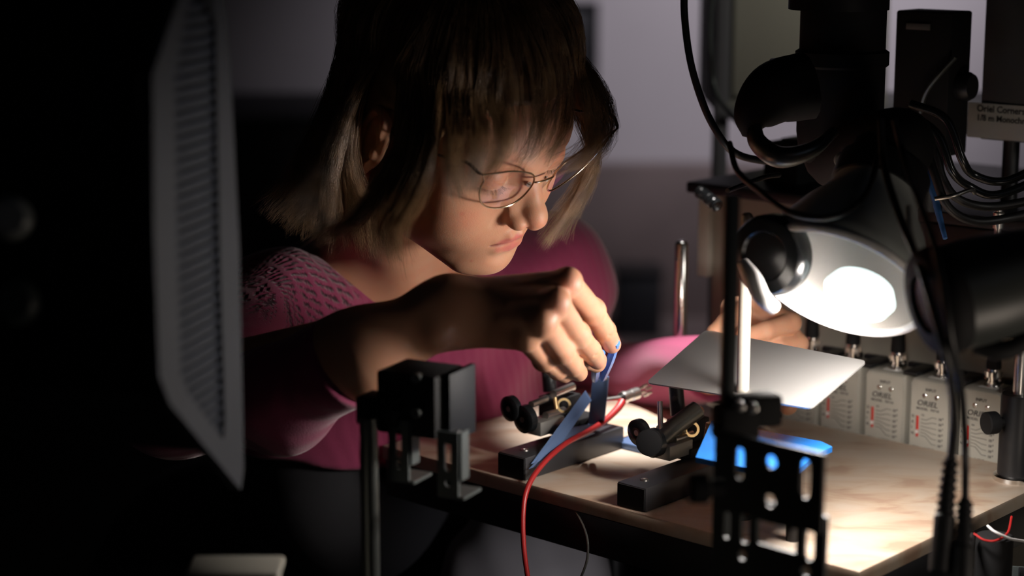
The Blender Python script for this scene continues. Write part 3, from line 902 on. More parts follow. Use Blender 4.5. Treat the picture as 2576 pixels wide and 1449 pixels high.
# a coax lead rises from each plug
for k, (o_, s_) in enumerate(preamps):
    a = B(s_, TP+.019, ZP+PH+.046)
    bm = bmesh.new()
    e = B(s_+.012, TP+.027, ZC-.004)
    tube(bm, [a, a+Vector((0, 0, .012)), (a+e)/2+Vector((.0, 0, .006)), e], .0026, n=8)
    o = obj('coax_lead', bm, RUB)
    tag(o, ['black coaxial lead rising from the nearest, sharp preamplifier box', 'black coaxial lead rising from the preamplifier box crossed by a cable', 'black coaxial lead rising from the open preamplifier box in mid row', 'black coaxial lead below the lamp, from the half-hidden preamplifier box', 'black coaxial lead rising beside the fingertips of the holding hand', 'black coaxial lead at the picture edge behind the steel rod'][k], 'cable', 'coaxial leads of the preamplifier boxes')
# ------------------------------------------------------------------ desk lamp (lit)
r = empty('desk_lamp', LAMP_C, 'lit grey desk lamp with white reflector hanging from a black column', 'lamp')
n = LAMP_N; up_ = -n
bm = bmesh.new()
lathe(bm, LAMP_C+up_*.0, up_, [(0, .0620), (.004, .0637), (.012, .0628), (.030, .0545), (.048, .046), (.062, .037), (.074, .032), (.080, .0315), (.080, .0)], 48)
obj('shade', bm, GRYE, r)
bm = bmesh.new()
lathe(bm, LAMP_C, up_, [(.0015, .0606), (.010, .0596), (.028, .0512), (.045, .0430), (.058, .0320), (.062, 0)], 48)
bmesh.ops.reverse_faces(bm, faces=bm.faces); obj('reflector', bm, mat('reflector_enamel', (.42, .40, .37), .4), r)
bm = bmesh.new()
u_ = n.orthogonal().normalized(); v_ = n.cross(u_)
ring = [LAMP_C+(u_*math.cos(a)+v_*math.sin(a))*.0620 for a in np.linspace(0, 2*math.pi, 49)]
tube(bm, ring, .0032, n=10, smooth_n=0); obj('rim', bm, WHT, r)
BULB = mat('lamp_glow', (1, 1, 1), .5, emit=(.80, 1.0, .98), es=1.25)
bc = P(2160, 748, 1.3190)
bm = bmesh.new(); lathe(bm, bc+up_*.028, n, [(.012, 0), (.013, .010), (.018, .022), (.026, .026), (.033, .023), (.037, .014), (.039, 0)], 32)
obj('bulb', bm, BULB, r)
ca = LAMP_C+up_*.080
bm = bmesh.new(); lathe(bm, ca, up_, [(-.002, 0), (-.002, .034), (.018, .034), (.020, .030), (.034, .028), (.034, 0)], 36); cl = obj('collar', bm, BLK, r)
kn = P(2120, 405, 1.4100)
bm = bmesh.new(); lathe(bm, kn, Vector((0, -1, -.1)), [(-.004, 0), (-.004, .006), (.003, .006), (.0035, .003), (.001, .0025), (.001, 0)], 20); obj('collar_screw', bm, GRYE, cl)
top = ca+up_*.045
colb = P(2112, 330, 1.4950)
bm = bmesh.new()
lathe(bm, colb, (0, 0, 1), [(-.03, 0), (-.028, .022), (-.018, .031), (0, .0335), (.05, .0335), (.052, .036), (.062, .036), (.064, .033), (.60, .033), (.60, 0)], 36)
obj('column', bm, BLKM, r)
bm = bmesh.new(); lathe(bm, P(2110, 10, 1.4750), (0, 0, 1), [(-.004, .030), (-.004, .0385), (.012, .0385), (.012, .030)], 36); obj('clamp_ring', bm, BLK, r)
bm = bmesh.new()
tube(bm, [top-up_*.02, top, colb+Vector((0, 0, -.02)), colb+Vector((0, 0, .01))], .026, n=20); obj('joint', bm, BLKM, r)
# curved handle on the left of the column
bm = bmesh.new(); tube(bm, [P(2030, 215, 1.4350), P(1950, 235, 1.4300), P(1895, 290, 1.4250), P(1880, 345, 1.4250)], .017, n=14, radii=[.026, .024, .016, .004]); obj('handle', bm, BLKM, r)
bm = bmesh.new(); box(bm, P(1975, 165, 1.4450), (.022, .02, .010), bev=.002); obj('bracket', bm, BLK, r)
bm = bmesh.new(); tube(bm, [P(1900, 300, 1.4200), P(1905, 355, 1.4150), P(1960, 395, 1.4050), P(2040, 378, 1.4050), P(2100, 330, 1.4150)], .005, n=12, radii=[.004, .007, .008, .006, .004]); obj('guard_ring', bm, DSTL, r)
# knob and its bracket, left of the shade
kc = P(1938, 642, 1.3200); kd = Vector((-.62, -.78, .05)).normalized()
bm = bmesh.new(); lathe(bm, kc-kd*.012, kd, [(0, 0), (0, .026), (.004, .0285), (.016, .0285), (.020, .026), (.021, .018), (.0185, .016), (.0185, 0)], 36); obj('knob', bm, BLKG, r)
bm = bmesh.new(); tube(bm, [P(1868, 660, 1.3000), P(1893, 702, 1.2930), P(1918, 748, 1.2930), P(1948, 775, 1.3000)], .006, n=10, radii=[.004, .0065, .006, .005]); obj('yoke', bm, WHT, r)
bm = bmesh.new(); lathe(bm, P(1898, 678, 1.3300), kd, [(0, 0), (0, .003), (.003, .003), (.004, .0015), (.004, 0)], 14); obj('pivot_screw', bm, DSTL, r)
pl = light('lamp_bulb_light', 'SPOT', bc+n*.013, bc+n*.013+Vector((-.60, .10, -.80)), 6.8, (1.0, .92, .85), .034, spot=178, blend=.2)
HOT = onplane(1585, 1080, ZB)
sl = light('overhead_beam', 'SPOT', HOT+Vector((.10, -.02, 1.25)), HOT, 270.0, (1.0, .95, .92), .012, spot=11.5, blend=1.0)  # added spot without a fixture, makes the bright patch on the board
pl.parent = r; pl.location = pl.location-LAMP_C

# ------------------------------------------------------------------ second lamp head, unlit
a = P(2345, 762, 1.17); d = Vector((.93, .22, .20)).normalized()
r = empty('lamp_head', a, 'unlit dark lamp head at the right, in front of the lit lamp', 'lamp')
bm = bmesh.new(); lathe(bm, a, d, [(-.006, .018), (-.004, .0300), (.0, .0335), (.006, .0345), (.012, .0330)], 40); obj('rim', bm, BLKM, r)
bm = bmesh.new(); lathe(bm, a, d, [(-.004, 0), (-.0035, .0295), (-.002, .0295)], 40); obj('front_disc', bm, mat('dark_glass', (.012, .02, .02), .25), r)
bm = bmesh.new(); lathe(bm, a, d, [(.010, .0325), (.030, .0335), (.055, .0320), (.075, .0290), (.10, .022), (.105, 0)], 40); obj('housing', bm, mat('dark_green_enamel', (.045, .05, .047), .4), r)
bm = bmesh.new(); tube(bm, [a+d*.03+Vector((0, 0, -.034)), a+d*.05+Vector((0, -.01, -.040)), a+d*.075+Vector((0, -.005, -.034))], .006, n=10); obj('strap', bm, BLKM, r)
bm = bmesh.new(); tube(bm, [a+d*.09, a+d*.13+Vector((0, 0, .01)), a+d*.18+Vector((0, .05, .1)), a+d*.20+Vector((0, .05, .4))], .008, n=12); obj('arm', bm, BLK, r)

# ------------------------------------------------------------------ post holder with steel rod at the right edge
q = onplane(2552, 1205, ZB); s_, t_ = (q-K0).dot(BA), (q-K0).dot(BB)
base = q
r = empty('post_holder', base, 'black post holder with a steel rod standing at the right edge of the board', 'post')
bm = bmesh.new(); lathe(bm, base, (0, 0, 1), [(0, 0), (0, .0170), (.0035, .0170), (.005, .0150), (.005, 0)], 32); obj('base_ring', bm, CHR, r)
bm = bmesh.new(); lathe(bm, base, (0, 0, 1), [(.004, 0), (.004, .0138), (.068, .0138), (.070, .0128), (.070, .0058)], 32); obj('holder', bm, BLK, r)
bm = bmesh.new(); lathe(bm, base, (0, 0, 1), [(.060, 0), (.060, .0052), (.1285, .0052), (.131, .0035), (.132, 0)], 24); obj('rod', bm, STL, r)
ks = base+Vector((-.013, -.004, .048))
bm = bmesh.new(); cyl(bm, ks, ks+Vector((-.006, -.002, 0)), .004); lathe(bm, ks+Vector((-.005, -.001, 0)), Vector((-1, -.35, 0)), [(0, 0), (0, .0085), (.001, .009), (.009, .009), (.010, .008), (.010, 0)], 24); obj('thumbscrew', bm, BLKM, r)

# ------------------------------------------------------------------ chrome rod behind the held sheet, and the second satin rod
def rod(name, px, py_top, base_pt, rad, label, m, cat='rod', hole=False):
    h = 0
    lo, hi = 0., .6
    for _ in range(40):
        mi = (lo+hi)/2; v = base_pt+Vector((0, 0, mi))-CAM; y = 724.5-FPX*v.dot(UP)/v.dot(FW)
        if y > py_top: lo = mi
        else: hi = mi
    h = lo
    r = empty(name, base_pt, label, cat)
    bm = bmesh.new(); lathe(bm, base_pt, (0, 0, 1), [(.004, 0), (.004, rad), (h-.003, rad), (h-.001, rad*.8), (h, rad*.5), (h, 0)], 24); obj('shaft', bm, m, r)
    bm = bmesh.new(); lathe(bm, base_pt, (0, 0, 1), [(0, 0), (0, rad*2.2), (.004, rad*2.2), (.005, rad*1.2), (.005, 0)], 28); obj('foot', bm, BLK, r)
    if hole:
        bm = bmesh.new(); c_ = base_pt+Vector((-rad*.75, -rad*.7, h-.016)); lathe(bm, c_, Vector((-.7, -.7, 0)), [(-.001, 0), (-.001, .0016), (.0004, .0016), (.0004, .001), (0, 0)], 12); obj('set_screw', bm, BLK, r)
    return r
rod('steel_rod', 1708, 605, onplane(1708, 1010, ZB), .0060, 'chrome rod standing upright left of the held sheet', CHR, hole=True)
rod('square_rod', 1860, 535, onplane(1861, 1300, ZB), .0046, 'satin beige rod beside the dark foreground post', mat('cream_rod', (.36, .34, .29), .42, metal=.3))

# ------------------------------------------------------------------ foreground bracket (right)
z0 = 1.091
pA = P(1808, 1080, 1.141); pB = P(2078, 1146, 1.091)
ex = Vector((pB.x-pA.x, pB.y-pA.y, 0)); Lx = ex.length; ex.normalize(); ey = Vector((-ex.y, ex.x, 0))   # ey points away from camera
def Mpl(o): return Matrix.Translation(o) @ Matrix(((ex.x, 0, -ey.x, 0), (ex.y, 0, -ey.y, 0), (0, 1, 0, 0), (0, 0, 0, 1)))
def loc(px, py, off=0.0):
    """2-D coordinates on the bracket's front plane of the point seen at a pixel"""
    v = P(px, py, 1)-CAM; o = pA-CAM+ey*off; t = o.dot(ey)/v.dot(ey); w_ = CAM+v*t-pA
    return w_.dot(ex), w_.z
r = empty('slotted_bracket', (pA.x, pA.y, .72), 'black slotted bracket on a dark post, blurred in the right foreground', 'bracket')
def hole_at(px, py, wpx, hpx, off=0.0):
    cx, cy = loc(px, py, off); k = 1.12/FPX
    return slot(cx, cy, wpx*k*1.12, hpx*k) if hpx > wpx*1.3 else circ(cx, cy, wpx*k*.54)
bm = bmesh.new(); prism(bm, rect(-.001, -.0475, Lx, .0), Mpl(pA), .0025, [hole_at(1866, 1164, 25, 85), hole_at(1945, 1160, 33, 33), hole_at(2031, 1203, 27, 100), hole_at(1942, 1258, 33, 33)]); obj('front_plate', bm, BLK, r, smooth=False)
off = .010
x0, y0 = loc(1800, 1262, off); x1, _ = loc(2085, 1300, off); yb = -.37
wx0, wy0 = loc(1912, 1296, off); wx1, wy1 = loc(2008, 1398, off)
bm = bmesh.new(); prism(bm, rect(x0, yb, x1, -.040), Mpl(pA+ey*off), .003,
                        [rect(wx0, wy1+.002, wx1, wy0-.002), hole_at(1835, 1318, 20, 76, off), hole_at(1881, 1326, 27, 84, off), hole_at(2042, 1366, 27, 88, off), hole_at(1874, 1394, 26, 26, off), hole_at(2034, 1436, 28, 28, off)])
obj('slotted_leg_plate', bm, mat('charcoal_aluminium', (.035, .042, .042), .5, metal=.2), r, smooth=False)
pp = P(1828, 1080, 1.165)
bm = bmesh.new()
Rp = Matrix.Rotation(math.radians(18), 4, 'Z')
htop = 1.4-1.165*(.1977+.98*(470-724.5)/FPX)
box(bm, (pp.x, pp.y, (.72+htop)/2), (.0082, .0082, htop-.72), Rp, bev=.0015); obj('post', bm, mat('gunmetal', (.030, .036, .038), .42, metal=.3), r)
bm = bmesh.new(); lathe(bm, P(1802, 1228, 1.10), Vector((-1, -.2, .05)), [(-.004, 0), (-.004, .0055), (.004, .0055), (.006, .0085), (.015, .0085), (.016, .007), (.016, 0)], 24); obj('clamp_knob', bm, BLKM, r)
bm = bmesh.new(); box(bm, P(1900, 1030, 1.17), (.030, .018, .020), Rp, bev=.003); box(bm, P(1850, 1060, 1.16), (.026, .018, .022), Rp, bev=.003); obj('clamp_block', bm, BLKM, r)
bm = bmesh.new(); 
for px, py in ((1860, 1022), (1893, 1026)):
    lathe(bm, P(px, py, 1.152), Vector((-.1, -1, .15)), [(-.008, 0), (-.008, .0032), (.002, .0034), (.003, .002), (.003, 0)], 16)
obj('screw_heads', bm, STL, r)
for e in (.0, .001): pass
# foot of the bracket
bm = bmesh.new(); box(bm, (pp.x+.02, pp.y, .724), (.09, .07, .008), Rp, bev=.002); obj('foot', bm, BLK, r)

# ------------------------------------------------------------------ foreground bracket (left)
r = empty('fixture_stand', (P(932, 1250, 1.25).x, P(932, 1250, 1.25).y, .72), 'black block fixture with grey slotted legs on a steel rod, left foreground', 'bracket')
c0 = P(930, 1250, 1.25)
ztop = 1.4-1.25*(.1977+.98*(1040-724.5)/FPX)
bm = bmesh.new(); cyl(bm, (c0.x, c0.y, .72), (c0.x, c0.y, ztop), .0060, n=28); obj('rod', bm, DSTL, r)
Rl = Matrix.Rotation(math.radians(-27), 4, 'Z'); exl = Rl @ Vector((1, 0, 0)); eyl = Rl @ Vector((0, 1, 0))
cb = P(1058, 1002, 1.265)
bm = bmesh.new(); box(bm, cb, (.044, .040, .042), Rl, bev=.002); obj('block', bm, BLKM, r)
bm = bmesh.new(); box(bm, P(962, 1030, 1.258), (.030, .022, .020), Rl, bev=.003); obj('rod_clamp', bm, BLKM, r)
cq = P(1158, 1015, 1.262)
bm = bmesh.new(); box(bm, cq, (.004, .036, .047), Rl, bev=.0008); obj('side_plate', bm, mat('blue_black', (.006, .008, .012), .6, spec=.2), r)
for px, py in ((1046, 952), (1046, 1040)):
    bm = bmesh.new(); lathe(bm, P(px, py, 1.236), Vector((-.3, -1, .1)), [(-.006, 0), (-.006, .0030), (.001, .0030), (.001, .0018), (-.001, .0016), (-.001, 0)], 16); obj('socket_screw', bm, DSTL, r)
def u_leg(pc, top_y, bot_y, d_, wpx, foot):
    k = d_/FPX; w_ = wpx*k
    zt = 1.4-d_*(.1977+.98*(top_y-724.5)/FPX); zb = 1.4-d_*(.1977+.98*(bot_y-724.5)/FPX)
    o = P(pc, (top_y+bot_y)/2, d_); M = Matrix.Translation((o.x, o.y, 0)) @ Rl @ Matrix.Rotation(math.pi/2, 4, 'X')
    h = zt-zb
    bm = bmesh.new(); prism(bm, rect(-w_/2, zb, w_/2, zt), M, .0022, [slot(0, zb+h*.62, w_*.32, h*.45), circ(0, zb+h*.22, w_*.15) if not foot else slot(0, zb+h*.28, w_*.20, h*.14)])
    box(bm, Vector((o.x, o.y, zb+.001))+exl*.003+eyl*(.010+0.0), (w_+.002, .024, .002), Rl)
    box(bm, Vector((o.x, o.y, (zb+zt)/2+.006))+exl*(w_/2+.0006)+eyl*.005, (.0018, .010, h-.012), Rl)
    obj('slotted_leg', bm, GAL, r, smooth=False)
u_leg(1006, 1050, 1216, 1.255, 58, True)
u_leg(1130, 1080, 1256, 1.238, 60, False)
bm = bmesh.new(); box(bm, P(1070, 1084, 1.262), (.050, .010, .006), Rl, bev=.001); obj('cross_bar', bm, BLK, r)
bm = bmesh.new(); box(bm, (c0.x, c0.y, .724), (.06, .06, .008), bev=.002); obj('foot', bm, BLK, r)
# ------------------------------------------------------------------ probe positioners on the board
def base_block(px_l, px_r, ln, label, name='magnetic_base'):
    s0 = Bst(px_l, 1195+(px_l-1253)*.265)[0]; 
    s0 = s_at(px_l, .004, .0); s1 = s_at(px_r, .004, .0)
    r = empty(name, B((s0+s1)/2, .004+ln/2, 0), label, 'block')
    bm = bmesh.new(); box(bm, B((s0+s1)/2, .004+ln/2, .0095), (s1-s0, ln, .019), RB, bev=.0012); obj('body', bm, mat('dark_satin', (.05, .05, .055), .38, metal=.4), r)
    bm = bmesh.new(); box(bm, B((s0+s1)/2, .0035, .0095), (s1-s0-.002, .001, .017), RB); obj('end_face', bm, BLKM, r)
    bm = bmesh.new(); lathe(bm, B((s0+s1)/2, .02, .019), (0, 0, 1), [(0, .0032), (.001, .003), (.0012, .0015), (.0004, .0013), (.0004, 0)], 16); obj('screw', bm, STL, r)
    return (s0+s1)/2
sA = base_block(1253, 1322, .125, 'long dark magnetic base at the left of the board front edge')
sB = base_block(1552, 1624, .135, 'long dark magnetic base in the middle of the board front edge')

def zdepth(py, z):      # depth at which a pixel row meets height z
    return (1.4-z)/(.1977+.9803*(py-724.5)/FPX)
def positioner(label, shift, dd, mirror=False):
    """shift: pixel offset function of the left one"""
    X = lambda px, py, d: P(px+shift[0], py+shift[1], d+dd)
    r = empty('probe_positioner', X(1400, 1080, 1.60), label, 'positioner', 'probe positioners on magnetic bases')
    bm = bmesh.new(); box(bm, X(1408, 1030, 1.60), (.022, .030, .026), RB, bev=.0015); box(bm, X(1425, 1062, 1.595), (.030, .05, .010), RB, bev=.001); obj('body', bm, BLKM, r)
    dr = (X(1440, 975, 1.60)-X(1390, 990, 1.585)).normalized()
    for (px, py, dp, r1, th) in ((1303, 1022, 1.555, .0105, .006), (1340, 1048, 1.55, .0115, .007)):
        c = X(px, py, dp)
        bm = bmesh.new(); lathe(bm, c-dr*.004, -dr, [(0, 0), (0, r1*.8), (.001, r1), (th, r1), (th+.001, r1*.85), (th+.001, r1*.3), (th, 0)], 28); k = obj('knob', bm, BLKG, r)
        bm = bmesh.new(); lathe(bm, c-dr*(th+.003), -dr, [(0, 0), (0, .0026), (.002, .0024), (.002, 0)], 14); obj('knob_pin', bm, STL, k)
    for a, b, rad in (((1336, 1018, 1.56), (1374, 1003, 1.575), .0029), ((1392, 992, 1.575), (1440, 972, 1.60), .0034), ((1372, 1046, 1.56), (1418, 1032, 1.58), .0031)):
        bm = bmesh.new(); cyl(bm, X(*a), X(*b), rad); lathe(bm, X(*b), X(*b)-X(*a), [(-.001, rad), (.001, rad*.8), (.002, 0)], 20); obj('micrometer_rod', bm, STL, r)
    bm = bmesh.new(); lathe(bm, X(1418, 1020, 1.572), Vector((.2, -1, .2)), [(-.001, .0042), (-.001, .0062), (.001, .0062), (.001, .0042), (-.001, .0042)], 24); obj('ring', bm, BRS, r)
    bm = bmesh.new(); cyl(bm, X(1396, 1000, 1.568), X(1400, 1030, 1.566), .0016); obj('pin', bm, BRS, r)
    bm = bmesh.new(); cyl(bm, X(1378, 905, 1.60), X(1384, 985, 1.60), .006); lathe(bm, X(1376, 945, 1.59), (-.2, -1, .3), [(0, 0), (0, .003), (.002, .003), (.003, 0)], 12); obj('vertical_screw', bm, BLK, r)
    bm = bmesh.new(); box(bm, X(1372, 1068, 1.565), (.016, .030, .012), RB, bev=.001); obj('slide', bm, mat('slide_steel', (.30, .29, .27), .4, metal=.6), r)
    return r
positioner('black probe positioner with round knobs left of the blue sample clip', (0, 0), 0.0)
pr = positioner('black probe positioner with round knobs beneath the held sheet', (322, 60), -.055)
bm = bmesh.new(); tube(bm, [P(1640, 1125, 1.50), P(1690, 1080, 1.51), P(1755, 1030, 1.52)], .0075, n=16); obj('arm', bm, DSTL, pr)
bm = bmesh.new(); lathe(bm, P(1636, 1112, 1.485), Vector((-.4, -1, .1)), [(-.004, 0), (-.004, .010), (.004, .0105), (.005, .008), (.005, 0)], 24); obj('end_knob', bm, BLKM, pr)
bm = bmesh.new(); cyl(bm, P(1660, 1010, 1.51), P(1662, 1082, 1.505), .0022); obj('probe_pin', bm, STL, pr)
bm = bmesh.new(); lathe(bm, P(1784, 1140, 1.46), (0, 0, 1), [(0, 0), (.001, .003), (.006, .0045), (.014, .0046), (.020, .0035), (.024, .0030), (.0245, 0)], 20); obj('brass_terminal', bm, BRS, pr)

# ------------------------------------------------------------------ sample clip: upright blue-grey blade with a slanting stay
r = empty('sample_clip', P(1440, 1130, 1.60), 'blue-grey metal blade with slanting stay gripped by the tweezers', 'clip')
hx = P(1506, 1006, 1.585)
bm = bmesh.new(); box(bm, hx, (.0135, .004, .042), Matrix.Rotation(math.radians(-8), 4, 'Z') @ Matrix.Rotation(math.radians(5), 4, 'Y'), bev=.0008); obj('blade', bm, BGR, r)
bm = bmesh.new(); Q = [P(1335, 1168, 1.515), P(1388, 1150, 1.53), P(1486, 1010, 1.578), P(1470, 985, 1.575)]
vs = [bm.verts.new(q) for q in Q]+[bm.verts.new(q+Vector((.001, .004, 0))) for q in Q]
for f in ((0, 1, 2, 3), (7, 6, 5, 4), (0, 4, 5, 1), (1, 5, 6, 2), (2, 6, 7, 3), (3, 7, 4, 0)): bm.faces.new([vs[i] for i in f])
obj('stay', bm, BGR, r, smooth=False)
bm = bmesh.new(); Q = [P(1330, 1180, 1.51), P(1495, 1125, 1.60), P(1508, 1062, 1.60), P(1425, 1080, 1.555)]
vs = [bm.verts.new(q) for q in Q]+[bm.verts.new(q+Vector((.002, .004, 0))) for q in Q]
for f in ((0, 1, 2, 3), (7, 6, 5, 4), (0, 4, 5, 1), (1, 5, 6, 2), (2, 6, 7, 3), (3, 7, 4, 0)): bm.faces.new([vs[i] for i in f])
obj('gusset', bm, BGR, r, smooth=False)
bm = bmesh.new(); lathe(bm, P(1524, 952, 1.578), Vector((.2, -1, .2)), [(-.001, 0), (-.001, .0017), (.001, .0016), (.002, 0)], 12); obj('rivet', bm, STL, r)
bm = bmesh.new(); lathe(bm, P(1497, 1072, 1.58), Vector((-.2, -1, .2)), [(-.001, 0), (-.001, .0018), (.001, .0016), (.002, 0)], 12); obj('rivet', bm, BRS, r)
# a dark blue angle plate lying on the board to the right
bm = bmesh.new(); cq = onplane(1610, 1118, ZB+.003); box(bm, cq, (.038, .026, .006), RB, bev=.001)
o = obj('angle_plate', bm, BGR); tag(o, 'small blue-grey plate flat on the board beside the hot bright patch', 'plate')

# tweezers
r = empty('tweezers', P(1500, 975, 1.575), 'blue-tipped tweezers pinched between the fingers of the lifted hand', 'tweezers')
for (a, b, c) in (((1549, 868, 1.428), (1535, 905, 1.465), (1517, 948, 1.545)), ((1512, 893, 1.422), (1501, 922, 1.465), (1497, 952, 1.545))):
    a, b, c = P(*a), P(*b), P(*c)
    bm = bmesh.new(); tube(bm, [a+(a-b)*.15, b, c, c+(c-b)*.15], .0028, n=8, radii=[.0028, .0036, .0030, .0014]); obj('arm', bm, BLUT, r)

# coaxial probe with a silver crown, and its red lead
r = empty('coaxial_probe', P(1585, 998, 1.62), 'silver cylindrical probe with a crown of contacts over the bright patch', 'probe')
a = P(1524, 1006, 1.605); b = P(1566, 1001, 1.615); c = P(1622, 982, 1.635)
dpr = (c-b).normalized()
bm = bmesh.new(); cyl(bm, a, b, .0018, .0024); obj('tip', bm, STL, r)
bm = bmesh.new(); lathe(bm, b, dpr, [(-.001, 0), (-.001, .0050), (.001, .0054), (.003, .0054), (.0035, .0046), (.010, .0046), (.0105, .0050), (.019, .0050), (.0195, .0044), (.0195, 0)], 28); obj('barrel', bm, STL, r)
uu = dpr.orthogonal().normalized(); vv = dpr.cross(uu)
for k in range(6):
    a_ = k*math.pi/3; q = c+dpr*.001+(uu*math.cos(a_)+vv*math.sin(a_))*.0042
    bm = bmesh.new(); cyl(bm, q-dpr*.003, q+dpr*.003, .0012, n=10); obj('contact', bm, CHR, r)
bm = bmesh.new(); lathe(bm, b, dpr, [(-.0025, 0), (-.0025, .0035), (0, .0042), (0, 0)], 20); obj('collar', bm, BLKG, r)
bm = bmesh.new()
tube(bm, [P(1566, 1010, 1.612), P(1552, 1030, 1.605), P(1520, 1060, 1.59), P(1480, 1085, 1.57), P(1420, 1118, 1.54), P(1365, 1168, 1.515), P(1328, 1225, 1.495), P(1316, 1290, 1.485), P(1318, 1380, 1.48), P(1330, 1470, 1.48)], .0022, n=12, radii=[.0034, .0032, .0026, .0024, .0022, .0022, .0022, .002, .002, .002])
o = obj('red_wire', bm, REDW); tag(o, 'red wire running from the silver probe over the front edge of the board', 'wire')
bm = bmesh.new(); tube(bm, [P(1420, 1240, 1.50), P(1470, 1330, 1.47), P(1478, 1400, 1.46), P(1455, 1470, 1.46)], .0010, n=8)
o = obj('thin_wire', bm, DSTL); tag(o, 'thin grey wire hanging under the front edge of the board', 'wire')

# ------------------------------------------------------------------ the held sheet
Qd = [P(1776, 829, 1.548), P(2182, 908, 1.405), P(2040, 1027, 1.350), P(1625, 962, 1.470)]
# make it planar: move the last corner so that it closes a parallelogram-like plane
nrm = (Qd[1]-Qd[0]).cross(Qd[2]-Qd[0]).normalized()
v = Qd[3]-CAM; Qd[3] = CAM+v*((Qd[0]-CAM).dot(nrm)/v.dot(nrm))
ex2 = (Qd[1]-Qd[0]).normalized(); ey2 = nrm.cross(ex2)
M = Matrix.Translation(Qd[0]) @ Matrix(((ex2.x, ey2.x, nrm.x, 0), (ex2.y, ey2.y, nrm.y, 0), (ex2.z, ey2.z, nrm.z, 0), (0, 0, 0, 1)))
pts = [((q-Qd[0]).dot(ex2), (q-Qd[0]).dot(ey2)) for q in Qd]
def round_poly(pts, r, n=5):
    out = []
    for i, p in enumerate(pts):
        p = Vector(p); a = (Vector(pts[i-1])-p).normalized(); b = (Vector(pts[(i+1) % len(pts)])-p).normalized()
        for t in np.linspace(0, 1, n): out.append(tuple((p+a*r)*(1-t)**2+p*2*t*(1-t)+(p+b*r)*t*t))
    return out
bm = bmesh.new(); prism(bm, round_poly(pts, .006), M, .0012)
SHEET = mat('frosted_metal', (.52, .51, .50), .36, metal=.75, bump=.03, bscale=120)
o = obj('metal_sheet', bm, SHEET, smooth=False); tag(o, 'thin satin metal sheet held up between the fingers, one corner glaring white', 'sheet')

# blue plate
r = empty('blue_plate', P(1930, 1125, 1.38)-Vector((0, 0, 1.015-ZB)), 'flat bright blue plate with a pointed end above the board', 'plate')
zb_ = 1.016
Qp = [onplane(1790, 1058, zb_), onplane(2066, 1110, zb_), onplane(2094, 1124, zb_), onplane(2052, 1142, zb_), onplane(1990, 1200, zb_), onplane(1750, 1150, zb_)]
o3 = Qp[0]; M = Matrix.Translation(o3-Vector((0, 0, .004)))
bm = bmesh.new(); prism(bm, [((q-o3).x, (q-o3).y) for q in Qp], M, .004); obj('plate', bm, BLU, r, smooth=False)
for px, py in ((1835, 1120), (2000, 1150)):
    q = onplane(px, py, zb_-.004); bm = bmesh.new(); cyl(bm, (q.x, q.y, ZB), q, .005); obj('post', bm, BLK, r)

# ------------------------------------------------------------------ ribbed side of the instrument housing at the left
a0 = P(372, 580, 1.0); a1 = P(592, 620, 1.12)
hx_ = Vector((a1.x-a0.x, a1.y-a0.y, 0)); hl = hx_.length; hx_.normalize(); hn = Vector((hx_.y, -hx_.x, 0))      # hn points right / towards the open side
if hn.x < 0: hn = -hn
def hloc(px, py):
    v = P(px, py, 1)-CAM; t = (a0-CAM).dot(hn)/v.dot(hn); w_ = CAM+v*t-a0
    return w_.dot(hx_), w_.z
out = [hloc(445, -40), hloc(368, 190), hloc(372, 600), hloc(385, 945), hloc(412, 1015), hloc(592, 1232), hloc(600, 1180), hloc(588, 620), hloc(560, 60), hloc(545, -60)]
Mh = Matrix.Translation(a0) @ Matrix(((hx_.x, 0, hn.x, 0), (hx_.y, 0, hn.y, 0), (0, 1, 0, 0), (0, 0, 0, 1)))
r = empty('instrument_housing', (a0.x-.12, a0.y+.05, .72), 'black instrument housing with a grey ribbed side at the left edge', 'housing')
GRH = mat('grey_plastic', (.042, .045, .054), .75, spec=.2, noise=.1, nscale=20)
zt_ = out[0][1]+.04
big = [(out[0][0], zt_)]+out+[(out[-1][0], zt_)]
# body behind the cover, extended downwards to the table
body = [(.001, out[3][1]+.01), (.001, out[1][1]), (out[0][0], out[0][1]), (out[0][0], zt_+.05), (hl*.9, zt_+.05), (hl*.96, out[6][1]+.01), (out[4][0]+.006, out[4][1]+.002)]
bm = bmesh.new(); prism(bm, body, Mh @ Matrix.Translation((0, 0, -.30)), .297); obj('body', bm, BLKM, r, smooth=False)
bm = bmesh.new(); prism(bm, out, Mh @ Matrix.Translation((0, 0, -.003)), .003); obj('side_cover', bm, GRH, r, smooth=False)
inner = [hloc(470, -40), hloc(424, 190), hloc(430, 600), hloc(440, 940), hloc(456, 985), hloc(548, 1105), hloc(552, 1050), hloc(538, 620), hloc(528, 60), hloc(520, -60)]
bm = bmesh.new()
frame_o = round_poly(out, .002, 3)
prism(bm, out, Mh, .0035, [inner]); obj('cover_rim', bm, GRH, r, smooth=False)
bm = bmesh.new(); box(bm, (a0.x-.17, a0.y+.06, (.72+a0.z-.06)/2), (.10, .08, a0.z-.06-.72), bev=.003); obj('foot', bm, BLKM, r)
